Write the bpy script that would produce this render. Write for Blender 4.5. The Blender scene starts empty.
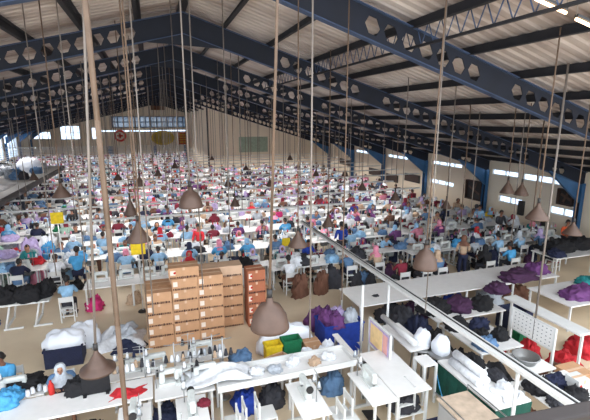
import bpy, bmesh, math, random
import numpy as np
from mathutils import Vector, Matrix, noise as _nz
rnd = random.Random(7)
sc = bpy.context.scene
COL = sc.collection
PI = math.pi
# ------------------------------------------------------------------ camera
CH = 6.0; FP = 420.0
PITCH = math.atan(90/420); YAW = math.atan(145/429.5)
sp, cp = math.sin(PITCH), math.cos(PITCH); sy, cy = math.sin(YAW), math.cos(YAW)
FW = Vector((sy*cp, cy*cp, -sp)); RT = Vector((cy, -sy, 0)); UP = Vector((sy*sp, cy*sp, cp))
cd = bpy.data.cameras.new('camera'); cam = bpy.data.objects.new('camera', cd); COL.objects.link(cam)
cam.matrix_world = Matrix((( RT.x, UP.x, -FW.x, 0), (RT.y, UP.y, -FW.y, 0), (RT.z, UP.z, -FW.z, CH), (0, 0, 0, 1)))
cd.sensor_width = 36; cd.lens = 36*FP/590; cd.clip_end = 300
sc.camera = cam
def ray(x, y): return FW + RT*((x-295)/FP) + UP*((210-y)/FP)
def at(x, y, h=0.0):
    d = ray(x, y); t = (h-CH)/d.z
    return Vector((d.x*t, d.y*t, h))
def on_y(x, y, Y):
    d = ray(x, y); t = Y/d.y
    return Vector((d.x*t, Y, CH+d.z*t))
def on_x(x, y, X):
    d = ray(x, y); t = X/d.x
    return Vector((X, d.y*t, CH+d.z*t))
def proj(X, Y, Z):
    v = Vector((X, Y, Z-CH)); d = v.dot(FW)
    if d < .1: return (-999, -999)
    return (295+FP*v.dot(RT)/d, 210-FP*v.dot(UP)/d)

# ------------------------------------------------------------------ materials
MATS = {}
def srgb(c):
    return tuple(((v/255)/12.92 if v/255 <= .04045 else ((v/255+.055)/1.055)**2.4) for v in c)+(1,)
def mat(name, col, rough=.6, metal=0, var=.12, scale=6, bump=0, bscale=40, emit=None, trans=0, alpha=1):
    if name in MATS: return MATS[name]
    m = bpy.data.materials.new(name); m.use_nodes = True; nt = m.node_tree; N = nt.nodes; L = nt.links
    b = N['Principled BSDF']; c = srgb(col)
    b.inputs['Roughness'].default_value = rough; b.inputs['Metallic'].default_value = metal
    tc = N.new('ShaderNodeTexCoord'); nz = N.new('ShaderNodeTexNoise'); nz.inputs['Scale'].default_value = scale; nz.inputs['Detail'].default_value = 4
    L.new(tc.outputs['Object'], nz.inputs['Vector'])
    rp = N.new('ShaderNodeValToRGB'); rp.color_ramp.elements[0].position = .3; rp.color_ramp.elements[1].position = .7
    rp.color_ramp.elements[0].color = tuple(v*(1-var) for v in c[:3])+(1,)
    rp.color_ramp.elements[1].color = tuple(min(1, v*(1+var)) for v in c[:3])+(1,)
    L.new(nz.outputs['Fac'], rp.inputs['Fac']); L.new(rp.outputs['Color'], b.inputs['Base Color'])
    if bump:
        n2 = N.new('ShaderNodeTexNoise'); n2.inputs['Scale'].default_value = bscale; L.new(tc.outputs['Object'], n2.inputs['Vector'])
        bp = N.new('ShaderNodeBump'); bp.inputs['Strength'].default_value = bump; bp.inputs['Distance'].default_value = .02
        L.new(n2.outputs['Fac'], bp.inputs['Height']); L.new(bp.outputs['Normal'], b.inputs['Normal'])
    if emit:
        b.inputs['Emission Color'].default_value = srgb(emit[0]); b.inputs['Emission Strength'].default_value = emit[1]
    if trans: b.inputs['Transmission Weight'].default_value = trans
    MATS[name] = m
    return m
M = lambda n: MATS[n]
mat('white_laminate', (232, 230, 228), .35, var=.03)
mat('white_paint', (214, 214, 212), .45, var=.05)
mat('machine_white', (206, 209, 206), .35, var=.08, scale=12)
mat('machine_grey', (120, 124, 124), .4, .2, var=.15)
mat('steel', (165, 166, 166), .35, .8, var=.1)
mat('dark_metal', (48, 46, 46), .5, .3, var=.15)
mat('rod_grey', (124, 114, 106), .55, .2, var=.12, scale=3)
mat('rod_brown', (98, 78, 62), .7, 0, var=.2, scale=5, bump=.3)
mat('navy_steel', (7, 15, 32), .7, 0, var=.2, scale=2)
mat('flange_steel', (52, 68, 96), .7, 0, var=.2, scale=2)
mat('blue_steel', (36, 84, 126), .45, .1, var=.15, scale=2)
mat('purlin_steel', (26, 25, 30), .75, 0, var=.2, scale=2)
mat('lamp_brown', (86, 66, 56), .5, .2, var=.12, scale=8)
mat('lamp_inside', (150, 138, 126), .6, var=.08)
mat('carton', (190, 146, 110), .85, var=.08, scale=5)
mat('carton_light', (205, 172, 144), .85, var=.06, scale=5)
mat('carton_red', (172, 104, 74), .85, var=.08, scale=5)
mat('carton_ink', (72, 46, 40), .9, var=.2)
mat('carton_label', (222, 208, 196), .8, var=.05)
mat('label_red', (196, 40, 34), .7)
mat('plastic_bag_white', (228, 232, 240), .3, var=.05, bump=.5, bscale=14)
mat('skin_brown', (132, 88, 66), .55, var=.06)
mat('skin_tan', (168, 120, 94), .55, var=.06)
mat('hair_black', (22, 18, 18), .6, var=.2)
mat('wall_cream', (222, 208, 188), .85, var=.06, scale=.35)
mat('wall_grey', (150, 150, 150), .85, var=.08, scale=.5)
mat('mullion', (90, 110, 140), .5)
mat('brown_board', (104, 66, 42), .7, var=.2)
mat('wood_dark', (58, 42, 36), .7, var=.2)
mat('tube_warm', (255, 226, 190), .4, emit=((255, 214, 170), 5))
mat('tube_white', (255, 255, 255), .4, emit=((240, 246, 255), 9))
FAB = {'pale blue': (142, 182, 214), 'sky blue': (76, 156, 206), 'royal blue': (26, 58, 150), 'navy': (28, 34, 62),
       'white': (226, 228, 232), 'pale grey': (176, 182, 190), 'charcoal': (50, 50, 56), 'black': (22, 21, 25), 'red': (186, 34, 44),
       'maroon': (120, 28, 48), 'pink': (222, 138, 160), 'magenta': (196, 44, 110), 'purple': (104, 58, 112), 'dark purple': (66, 34, 66), 'teal': (34, 128, 130),
       'green': (20, 110, 70), 'sage green': (150, 182, 164), 'dark green': (12, 74, 62), 'yellow': (222, 190, 34), 'orange': (214, 92, 48), 'tan': (186, 158, 132), 'brown': (110, 74, 58), 'lilac': (182, 164, 204), 'steel blue': (88, 120, 156)}
for k, v in FAB.items(): mat('fabric_'+k.replace(' ', '_'), v, .85, var=.16, scale=9, bump=.5, bscale=30)
F = lambda n: MATS['fabric_'+n.replace(' ', '_')]

# glass pane: frosted daylight pane
def glass_mat(key='glass', lo=(.62, .70, .80, 1), hi=(.9, .95, 1, 1)):
    m = bpy.data.materials.new('window_'+key); m.use_nodes = True; N = m.node_tree.nodes; L = m.node_tree.links
    N.remove(N['Principled BSDF']); out = N['Material Output']
    tr = N.new('ShaderNodeBsdfTransparent'); gl = N.new('ShaderNodeBsdfGlossy'); gl.inputs['Roughness'].default_value = .1; mx = N.new('ShaderNodeMixShader'); mx.inputs[0].default_value = .08
    nz = N.new('ShaderNodeTexNoise'); nz.inputs['Scale'].default_value = 1.5
    rp = N.new('ShaderNodeValToRGB'); rp.color_ramp.elements[0].color = lo; rp.color_ramp.elements[1].color = hi
    L.new(nz.outputs['Fac'], rp.inputs['Fac']); L.new(rp.outputs['Color'], tr.inputs['Color'])
    L.new(tr.outputs[0], mx.inputs[1]); L.new(gl.outputs[0], mx.inputs[2]); L.new(mx.outputs[0], out.inputs['Surface'])
    MATS[key] = m
glass_mat()
glass_mat('dimmed_glass', (.10, .13, .17, 1), (.30, .34, .38, 1))  # tint darkened to tone down the overbright sky behind the far panes
def patch_mat(name, base, stain, scale, lo, hi, rough=.8, detail=6, extra=None):
    m = bpy.data.materials.new(name); m.use_nodes = True; N = m.node_tree.nodes; L = m.node_tree.links
    b = N['Principled BSDF']; b.inputs['Roughness'].default_value = rough
    tc = N.new('ShaderNodeTexCoord'); mp = N.new('ShaderNodeMapping'); L.new(tc.outputs['Object'], mp.inputs['Vector'])
    if extra: mp.inputs['Scale'].default_value = extra
    nz = N.new('ShaderNodeTexNoise'); nz.inputs['Scale'].default_value = scale; nz.inputs['Detail'].default_value = detail
    L.new(mp.outputs['Vector'], nz.inputs['Vector'])
    rp = N.new('ShaderNodeValToRGB'); rp.color_ramp.elements[0].position = lo; rp.color_ramp.elements[1].position = hi
    rp.color_ramp.elements[0].color = srgb(stain); rp.color_ramp.elements[1].color = srgb(base)
    L.new(nz.outputs['Fac'], rp.inputs['Fac']); L.new(rp.outputs['Color'], b.inputs['Base Color'])
    MATS[name] = m; return m
patch_mat('roof_sheet', (196, 184, 176), (130, 114, 106), .5, .32, .62, extra=(.5, 1.6, 1))
patch_mat('concrete_floor', (232, 213, 184), (204, 184, 156), .45, .3, .65, rough=.45)

# ------------------------------------------------------------------ mesh builder
class MB:
    def __init__(s): s.v = []; s.f = []; s.m = []; s.s = []
    def add(s, vs, fs, mi=0, smooth=False):
        o = len(s.v); s.v += [tuple(v) for v in vs]
        for f in fs: s.f.append(tuple(i+o for i in f)); s.m.append(mi); s.s.append(smooth)
        return s
    def box(s, c, d, mi=0, rz=0, rx=0, ry=0, bev=0):
        hx, hy, hz = d[0]/2, d[1]/2, d[2]/2
        R = Matrix.Rotation(rz, 3, 'Z') @ Matrix.Rotation(ry, 3, 'Y') @ Matrix.Rotation(rx, 3, 'X'); c = Vector(c)
        if bev <= 0:
            vs = [Vector((x*hx, y*hy, z*hz)) for z in (-1, 1) for y in (-1, 1) for x in (-1, 1)]
            fs = [(0, 2, 3, 1), (4, 5, 7, 6), (0, 1, 5, 4), (2, 6, 7, 3), (0, 4, 6, 2), (1, 3, 7, 5)]
        else:
            bm = bmesh.new(); bmesh.ops.create_cube(bm, size=1)
            for v in bm.verts: v.co = Vector((v.co.x*d[0], v.co.y*d[1], v.co.z*d[2]))
            bmesh.ops.bevel(bm, geom=bm.edges[:], offset=min(bev, .45*min(d)), segments=2, affect='EDGES', profile=.5)
            bm.verts.ensure_lookup_table(); vs = [v.co.copy() for v in bm.verts]; fs = [[v.index for v in f.verts] for f in bm.faces]; bm.free()
        return s.add([R @ v + c for v in vs], fs, mi)
    def tube(s, p, q, r, r2=None, n=8, mi=0, caps=True):
        p, q = Vector(p), Vector(q); r2 = r if r2 is None else r2; ax = (q-p)
        if ax.length < 1e-6: return s
        ax.normalize(); u = ax.orthogonal().normalized(); w = ax.cross(u)
        vs = [p+(u*math.cos(2*PI*i/n)+w*math.sin(2*PI*i/n))*r for i in range(n)]+[q+(u*math.cos(2*PI*i/n)+w*math.sin(2*PI*i/n))*r2 for i in range(n)]
        s.add(vs, [(i, (i+1) % n, n+(i+1) % n, n+i) for i in range(n)], mi, True)
        if caps: s.add(vs, [tuple(range(n))[::-1], tuple(range(n, 2*n))], mi)
        return s
    def path(s, pts, r, n=6, mi=0):
        for a, b in zip(pts, pts[1:]): s.tube(a, b, r, n=n, mi=mi)
        return s
    def lathe(s, prof, c=(0, 0, 0), n=20, mi=0):
        vs = []; k = len(prof)
        for i in range(n):
            a = 2*PI*i/n
            for (r, z) in prof: vs.append((c[0]+r*math.cos(a), c[1]+r*math.sin(a), c[2]+z))
        fs = [(i*k+j, ((i+1) % n)*k+j, ((i+1) % n)*k+j+1, i*k+j+1) for i in range(n) for j in range(k-1)]
        return s.add(vs, fs, mi, True)
    def prism(s, poly, axis, a, b, mi=0):   # poly in the other two axes
        def P(u, v, t): return {'x': (t, u, v), 'y': (u, t, v), 'z': (u, v, t)}[axis]
        n = len(poly); vs = [P(u, v, a) for u, v in poly]+[P(u, v, b) for u, v in poly]
        return s.add(vs, [tuple(range(n)), tuple(range(2*n-1, n-1, -1))]+[(i, n+i, n+(i+1) % n, (i+1) % n) for i in range(n)], mi)
    def blob(s, c, d, seed=0, amp=.2, n=14, mi=0, flat=True, lump=3.0, crump=0):
        rr = random.Random(seed); ph = [rr.uniform(0, 6.3) for _ in range(8)]
        vs = []; rings = n//2+2
        for j in range(rings+1):
            th = PI*j/rings
            for i in range(n):
                a = 2*PI*i/n
                k = 1+(crump*(_nz.noise(Vector((math.sin(th)*math.cos(a), math.sin(th)*math.sin(a), math.cos(th)))*3.2+Vector((seed*1.7, 0, 0)))+.6*abs(_nz.noise(Vector((math.sin(th)*math.cos(a), math.sin(th)*math.sin(a), math.cos(th)))*7+Vector((0, seed*1.3, 0))))) if 0 < j < rings else 0)+amp*(math.sin(lump*a+ph[0]+2*th)*.5+math.sin(2*lump*th+ph[1]+a)*.35+math.sin(5*a+ph[2]-3*th)*.35+rr.uniform(-.35, .35)) if 0 < j < rings else 1
                x, y, z = math.sin(th)*math.cos(a)*k, math.sin(th)*math.sin(a)*k, math.cos(th)*k
                x = math.copysign(abs(x)**.8, x); y = math.copysign(abs(y)**.8, y)
                if flat: z = max(z, -.35)/1.35+.26
                else: z = z
                vs.append((c[0]+x*d[0]/2, c[1]+y*d[1]/2, c[2]+(z*d[2] if flat else z*d[2]/2)))
        fs = [(j*n+i, (j+1)*n+i, (j+1)*n+(i+1) % n, j*n+(i+1) % n) for j in range(rings) for i in range(n)]
        return s.add(vs, fs, mi, True)
    def mesh(s, name, mats):
        me = bpy.data.meshes.new(name); me.from_pydata(s.v, [], s.f)
        for m in mats: me.materials.append(m if not isinstance(m, str) else MATS[m])
        me.polygons.foreach_set('material_index', s.m); me.polygons.foreach_set('use_smooth', s.s)
        bm = bmesh.new(); bm.from_mesh(me); bmesh.ops.remove_doubles(bm, verts=bm.verts, dist=1e-5); bmesh.ops.recalc_face_normals(bm, faces=bm.faces); bm.to_mesh(me); bm.free()
        return me
    def build(s, name, mats, parent=None, loc=None, rz=0):
        if isinstance(mats, str) or not isinstance(mats, (list, tuple)): mats = [mats]
        return link(name, s.mesh(name, mats), parent, loc, rz)
def link(name, data, parent=None, loc=None, rz=0):
    o = bpy.data.objects.new(name, data); COL.objects.link(o)
    if parent: o.parent = parent
    if loc is not None: o.location = loc
    if rz: o.rotation_euler.z = rz
    return o
def tag(o, label, cat, group=None):
    o['label'] = label; o['category'] = cat
    if group: o['group'] = group
    return o
def thing(name, label, cat, loc=(0, 0, 0), rz=0, group=None):
    o = link(name, None, None, loc, rz); o.empty_display_size = .2
    return tag(o, label, cat, group)
def struct(name, mb, mats, parent=None):
    o = mb.build(name, mats, parent)
    if parent is None: o['kind'] = 'structure'
    return o
KIDS = {}
def copy_thing(src, loc, rz=0, label=None, group=None, sc_=None, recolor=None):
    o = src.copy(); COL.objects.link(o); o.location = loc; o.rotation_euler = (0, 0, rz)
    if sc_: o.scale = (sc_, sc_, sc_)
    if label: o['label'] = label
    if group: o['group'] = group
    def rec(a, b):
        for ch in KIDS.get(a.name, None) or list(a.children):
            c = ch.copy(); COL.objects.link(c); c.parent = b
            if recolor and ch.name.split('.')[0] in recolor:
                c.material_slots[0].link = 'OBJECT'; c.material_slots[0].material = recolor[ch.name.split('.')[0]]
            rec(ch, c)
    rec(src, o)
    if recolor and o.type == 'MESH':
        for i, mm in recolor.get('_slots', {}).items():
            o.material_slots[i].link = 'OBJECT'; o.material_slots[i].material = mm
    return o
def freeze(src):                      # remembers the children so copies are quick
    KIDS[src.name] = list(src.children)
    for c in src.children: KIDS[c.name] = list(c.children)
def ordinal(n):
    w = ['zeroth', 'first', 'second', 'third', 'fourth', 'fifth', 'sixth', 'seventh', 'eighth', 'ninth', 'tenth', 'eleventh', 'twelfth', 'thirteenth', 'fourteenth', 'fifteenth', 'sixteenth', 'seventeenth', 'eighteenth', 'nineteenth', 'twentieth']
    return w[n] if n <= 20 else (w[20][:-4]+'y-' + w[n-20] if n < 30 else 'thirtieth' if n == 30 else 'thirty-'+w[n-30] if n < 40 else 'fortieth' if n == 40 else 'forty-'+w[n-40])
def fix(n): return ordinal(n).replace('twenty-', 'twenty-').replace('twenty-', 'twenty-')
# ------------------------------------------------------------------ building shell
XR, XL, RX = 19.2, -17.6, 1.15
YF, YP = 75.0, 47.0
ROOF0 = 4.6
def sheet_z(x): return 9.46-(.312 if x > RX else .255)*abs(x-RX)
b = MB(); b.box(((XL+XR)/2, 37, -.1), (XR-XL+.6, 82, .2)); struct('floor', b, 'concrete_floor')
# corrugated roof sheets (real ribs running down the slope)
b = MB()
for side in (-1, 1):
    xe = XR+.4 if side > 0 else XL-.4
    prof = []; y = ROOF0
    while y < YF+.5:
        prof += [(y, 0), (y+.16, 0), (y+.2, .045), (y+.27, .045)]; y += .31
    vs = []
    for x in (RX, xe):
        for (yy, dz) in prof: vs.append((x, yy, sheet_z(x)+dz))
    n = len(prof); fs = [(i, i+1, n+i+1, n+i) for i in range(n-1)]
    up = [(v[0], v[1], v[2]+.06) for v in vs]
    b.add(vs, fs); b.add(up, fs)
struct('ceiling', b, 'roof_sheet')
# right wall with window openings at the eave and low band
def wall_with_holes(name, axis, pos, a0, a1, z0, z1, holes, thick, m, top=False):
    """solid wall in plane axis=pos, spans a0..a1; holes = (a,b,z,z2)"""
    xs = sorted({a0, a1, *[h[0] for h in holes], *[h[1] for h in holes]}); zs = sorted({z0, z1, *[h[2] for h in holes], *[h[3] for h in holes]})
    b = MB()
    if top: xs = sorted(set(xs) | {round(a0+i*.5, 3) for i in range(int((a1-a0)/.5))}); zs = sorted(set(zs) | {round(4.0+i*.15, 3) for i in range(40)})
    for i in range(len(xs)-1):
        zr = None
        for j in range(len(zs)-1):
            cxm, czm = (xs[i]+xs[i+1])/2, (zs[j]+zs[j+1])/2
            if top and zs[j] >= sheet_z(cxm)-.05: solid = False; czm = -9
            else: solid = not any(h[0] < cxm < h[1] and h[2] < czm < h[3] for h in holes)
            if solid:
                if zr is None: zr = [zs[j], zs[j+1]]
                else: zr[1] = zs[j+1]
            if (not solid or j == len(zs)-2) and zr:
                c = (cxm, (zr[0]+zr[1])/2); d = (xs[i+1]-xs[i], zr[1]-zr[0])
                b.box((pos, c[0], c[1]) if axis == 'x' else (c[0], pos, c[1]), (thick, d[0], d[1]) if axis == 'x' else (d[0], thick, d[1])); zr = None
    return struct(name, b, m)
WN = [0]
def window(axis, pos, a0, a1, z0, z1, panes, m='white_paint', rows=1, glass='glass'):
    WN[0] += 1
    b = MB(); t = .05 if m != 'mullion' else .16; L_ = lambda a, z, da, dz, th: ((pos, a, z), (th, da, dz)) if axis == 'x' else ((a, pos, z), (da, th, dz))
    for z in (z0+t/2, z1-t/2): b.box(*L_((a0+a1)/2, z, a1-a0, t, .1))
    for k in range(panes+1):
        a = a0+t/2+(a1-a0-t)*k/panes; b.box(*L_(a, (z0+z1)/2, t, z1-z0-2*t, .1))
    for k in range(1, rows): b.box(*L_((a0+a1)/2, z0+(z1-z0)*k/rows, a1-a0-2*t, t, .08))
    w = struct('window_%d' % WN[0], b, m)
    g = MB(); g.box(*L_((a0+a1)/2, (z0+z1)/2, a1-a0-2*t, z1-z0-2*t, .02)); g.build('window_pane', glass, w)
cols = [8.2+6*k for k in range(12)]
holes = []
for k, c in enumerate(cols[:7]):
    if c-6 < 2: continue
holes = [(18.0, 20.0, 2.82, 3.16), (14.9, 17.75, 2.78, 3.16), (17.6, 19.3, 1.3, 1.7), (14.3, 15.9, 1.3, 1.72),
         (22.6, 25.8, 2.86, 3.16), (23.3, 25.9, 1.5, 1.84), (28.9, 31.9, 2.86, 3.16), (35.0, 38, 2.86, 3.16), (8.9, 13.6, 2.78, 3.16), (10.2, 12.2, 1.3, 1.72)]
wall_with_holes('wall_right', 'x', XR+.1, -1, YP, 0, 3.7, holes, .2, 'wall_cream')
for h in holes: window('x', XR+.1, *h, panes=max(2, round((h[1]-h[0])/.85)))
# left wall; wide glazing, mostly out of view, added to let daylight in
hl = [(2.6+6*k, 7.8+6*k, 1.1, 4.2) for k in range(11)]
wall_with_holes('wall_left', 'x', XL-.1, -1, YF, 0, 4.6, hl, .2, 'wall_cream')
for h in hl: window('x', XL-.1, *h, panes=5, rows=2)
# far gable wall
hf = [(-5.9, 6.2, 4.75, 6.6), (-17.2, -14.8, 3.1, 4.2), (-13.4, -10.6, 3.0, 5.1), (-9.0, -8.0, 3.0, 4.8), (-7.6, 6.6, 4.1, 4.4)]
wall_with_holes('wall_far', 'y', YF+.1, XL, 9, 0, 9.4, hf, .2, 'wall_cream', True)
window('y', YF+.1, *hf[0], panes=14, m='mullion', rows=2, glass='dimmed_glass')
window('y', YF+.1, *hf[1], panes=2); window('y', YF+.1, *hf[2], panes=3, rows=2); window('y', YF+.1, *hf[3], panes=1, rows=2); window('y', YF+.1, *hf[4], panes=12)
# right-hand office block: cream gable wall nearer than the far wall
b = MB(); b.prism([(5.9, 0), (XR, 0), (XR, sheet_z(XR)), (5.9, sheet_z(5.9))], 'y', YP, YP+.2); struct('wall_office_front', b, 'wall_cream')
b = MB(); b.prism([(YP+.2, 0), (YF, 0), (YF, sheet_z(5.9)), (YP+.2, sheet_z(5.9))], 'x', 5.9, 6.1); struct('wall_office_side', b, 'wall_cream')
o = MB().box((10.9, YP-.05, 3.3), (3.3, .08, 1.7), 0).build('notice_board', mat('board_green', (150, 166, 148), .7)); tag(o, 'wide pale green board high on the cream partition wall', 'board')
b = MB(); b.box((5.86, YP-.02, 3.7), (.16, .2, 7.4)); struct('trim_2', b, 'navy_steel')

# ------------------------------------------------------------------ roof beams
SLS = {1: math.atan(.312), -1: math.atan(.255)}
def web_mesh(length, holes_from, skips, side):
    """slab with hexagonal holes; local u down the slope, v perpendicular"""
    SL = SLS[side]; H_ = .62; w = .46; t = .02; bm_ = MB(); n = int(length/w)
    def P(u, v, y):
        x = RX+side*(u*math.cos(SL)+v*math.sin(SL)*0); z = sheet_z(RX)-.24-u*math.sin(SL)-v
        return (x, y, z)
    for i in range(n):
        u0, u1 = i*w, (i+1)*w; uc = (u0+u1)/2
        hole = i >= holes_from and i not in skips and i < n-3
        if not hole:
            for y in (-t/2, t/2): bm_.add([P(u0, 0, y), P(u1, 0, y), P(u1, H_, y), P(u0, H_, y)], [(0, 1, 2, 3)])
        else:
            r = .185; q = w/4; m_ = H_/2
            out = [(u0, m_), (u0, 0), (uc-q, 0), (uc+q, 0), (u1, 0), (u1, m_), (u1, H_), (uc+q, H_), (uc-q, H_), (u0, H_)]
            hx = [(uc-r, m_), (uc-r*.5, m_-r*.9), (uc+r*.5, m_-r*.9), (uc+r, m_), (uc+r*.5, m_+r*.9), (uc-r*.5, m_+r*.9)]
            fs = [(0, 1, 2, 11, 10), (2, 3, 12, 11), (3, 4, 5, 13, 12), (5, 6, 7, 14, 13), (7, 8, 15, 14), (8, 9, 0, 10, 15)]
            for y in (-t/2, t/2): bm_.add([P(a, c, y) for a, c in out+hx], fs)
            vs = [P(a, c, -t/2) for a, c in hx]+[P(a, c, t/2) for a, c in hx]
            bm_.add(vs, [(k, (k+1) % 6, 6+(k+1) % 6, 6+k) for k in range(6)])
    return bm_, n*w
def flange(length, side, v):
    SL = SLS[side]
    x0, x1 = RX, RX+side*length*math.cos(SL); z0 = sheet_z(RX)-.24-v; z1 = z0-length*math.sin(SL)
    b = MB(); b.prism([(x0, z0+.01), (x1, z1+.01), (x1, z1-.01), (x0, z0-.01)], 'y', -.1, .1); return b
beam0 = thing('roof_beam', 'nearest navy roof beam with hexagonal holes, crossing the top right', 'roof beam', (0, cols[0], 0), 0, 'navy castellated roof beams')
for side, L_, hf_, sk in ((1, 18.9, 7, {14, 15, 33, 34, 35}), (-1, 19.0, 3, {20, 21, 33, 34, 35})):
    wb, LL = web_mesh(L_, hf_, sk, side); wb.build('web', 'navy_steel', beam0)
    flange(LL, side, 0).build('flange', 'flange_steel', beam0); flange(LL, side, .62).build('flange', 'flange_steel', beam0)
    xe = XR-.25 if side > 0 else XL+.25
    z = sheet_z(xe)-.85
    hb = MB(); hb.prism([(xe, z), (xe, z-.9), (xe-side*2.1, z+.68), (xe-side*2.1, z+.72)], 'y', -.07, .07); hb.build('haunch_plate', 'blue_steel', beam0)
gp = MB(); gp.prism([(RX-1.3, sheet_z(RX)-1.15), (RX+1.5, sheet_z(RX)-1.25), (RX, sheet_z(RX)-.8)], 'y', -.03, .03); gp.build('apex_plate', 'navy_steel', beam0)
freeze(beam0)
for k in range(1, 12):
    if cols[k] > 47:
        pass
    copy_thing(beam0, (0, cols[k], 0), 0, '%s navy roof beam with hexagonal holes counted from the viewer' % ordinal(k+1))
def column(x, y, label, h):
    t = thing('steel_column', label, 'column', (x, y, 0), 0, 'blue columns along the walls')
    b = MB(); b.box((0, 0, h/2), (.02, .26, h)); b.build('web', 'navy_steel', t)
    for s in (-1, 1): b = MB(); b.box((0, s*.13, h/2), (.22, .02, h)); b.build('flange', 'blue_steel', t)
    b = MB(); b.box((0, 0, .01), (.36, .4, .02)); b.build('base_plate', 'dark_metal', t)
for k, c in enumerate(cols[:7]): column(XR-.22, c, '%s blue steel column along the right wall, counted from the viewer' % ordinal(k+1), 3.1)
for k, c in enumerate(cols): column(XL+.22, c, '%s blue steel column along the left wall, counted from the viewer' % ordinal(k+1), 3.1)
# purlins
for side, nn in ((1, 12), (-1, 12)):
    for i in range(1, nn+1):
        x = RX+side*(i*1.5-.2); z = sheet_z(x)-.03; ye = YP if x > 6 else YF; yc_, L_ = (ye+ROOF0)/2, ye-ROOF0
        b = MB(); b.box((x, yc_, z-.1), (.03, L_, .19)); b.box((x+.05, yc_, z-.01), (.1, L_, .02)); b.box((x-.05, yc_, z-.19), (.1, L_, .02))
        o = b.build('purlin', 'purlin_steel'); tag(o, 'dark steel purlin under the %s roof slope, %s from the ridge' % ('right' if side > 0 else 'left', ordinal(i)), 'purlin', 'purlins under the roof sheets')
b = MB(); b.box((RX, 37, sheet_z(RX)-.12), (.24, 72, .1)); o = b.build('ridge_beam', 'purlin_steel'); tag(o, 'dark ridge member along the top of the roof', 'purlin')
# lattice joist
lj = thing('lattice_joist', 'open zigzag lattice joist running under the right roof slope', 'joist', (5.5, 0, 0))
zt = sheet_z(5.5)-.15
for z in (zt, zt-.42): b = MB(); b.box((0, 11.5, z), (.06, 19, .05)); b.build('chord', 'purlin_steel', lj)
b = MB(); y = 2.2
while y < 20.8: b.tube((0, y, zt), (0, y+.2, zt-.42), .012, n=5); b.tube((0, y+.2, zt-.42), (0, y+.4, zt), .012, n=5); y += .4
b.build('lacing', 'flange_steel', lj)
# warm tube lights near the roof, top right
for i, (pa, pb) in enumerate((((536, -1), (566, 13)), ((576, 19), (602, 31)))):
    Y = 5.0
    A = on_y(*pa, Y); B_ = on_y(*pb, Y); t = thing('tube_light', ('upper' if i == 0 else 'lower')+' warm glowing tube light under the top right of the roof', 'tube light', A)
    d = B_-A
    MB().tube((0, 0, 0), d, .022, n=10).build('tube', 'tube_warm', t)
    h = MB(); h.prism([(0, .03), (d.x, d.z+.03), (d.x, d.z+.07), (0, .07)], 'y', -.03, .03); h.build('housing', 'dark_metal', t)
    for p in (Vector((0, 0, 0)), d):
        top = sheet_z(A.x+p.x); MB().tube(p+Vector((0, 0, .05)), (p.x, 0, top-A.z), .008, n=5).build('hanger', 'rod_grey', t)

# ------------------------------------------------------------------ people
def skin_mesh(nodes, edges, levels=1, root=0):
    me = bpy.data.meshes.new('tmp'); me.from_pydata([n[0] for n in nodes], edges, [])
    o = bpy.data.objects.new('tmp', me); COL.objects.link(o)
    md = o.modifiers.new('s', 'SKIN'); md.use_smooth_shade = True
    for i, n in enumerate(nodes):
        r = n[1]; me.skin_vertices[0].data[i].radius = (r, r) if not isinstance(r, tuple) else r
        me.skin_vertices[0].data[i].use_root = (i == root)
    if levels: sd = o.modifiers.new('d', 'SUBSURF'); sd.levels = levels
    dg = bpy.context.evaluated_depsgraph_get(); ev = o.evaluated_get(dg); m2 = bpy.data.meshes.new_from_object(ev)
    vs = [v.co.copy() for v in m2.vertices]; fs = [tuple(p.vertices) for p in m2.polygons]
    bpy.data.objects.remove(o); bpy.data.meshes.remove(me); bpy.data.meshes.remove(m2)
    return vs, fs
def pose(kind):
    """joints, figure faces +Y"""
    if kind == 'sit':
        return dict(pel=(0, 0, .54), wst=(0, .03, .70), chs=(0, .08, .90), nb=(0, .13, 1.06), nk=(0, .15, 1.12), hd=(0, .19, 1.24),
                    sh=(.17, .09, 1.01), el=(.25, .22, .79), wr=(.14, .44, .83), kn=(.12, .42, .52), an=(.12, .38, .10), toe=(.13, .52, .05), hip=(.09, .02, .53))
    if kind == 'lean':
        return dict(pel=(0, 0, .54), wst=(0, .06, .69), chs=(0, .17, .86), nb=(0, .26, .99), nk=(0, .29, 1.04), hd=(0, .35, 1.14),
                    sh=(.17, .2, .95), el=(.26, .31, .79), wr=(.12, .5, .83), kn=(.14, .42, .52), an=(.14, .42, .10), toe=(.15, .56, .05), hip=(.09, .02, .53))
    return dict(pel=(0, 0, .90), wst=(0, .0, 1.06), chs=(0, .02, 1.24), nb=(0, .0, 1.39), nk=(0, .01, 1.45), hd=(0, .04, 1.57),
                sh=(.18, 0, 1.35), el=(.24, .04, 1.08), wr=(.17, .26, .98), kn=(.10, .02, .48), an=(.10, -.02, .09), toe=(.12, .14, .04), hip=(.09, 0, .86))
def V(t, s=1): return Vector((t[0]*s, t[1], t[2]))
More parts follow.
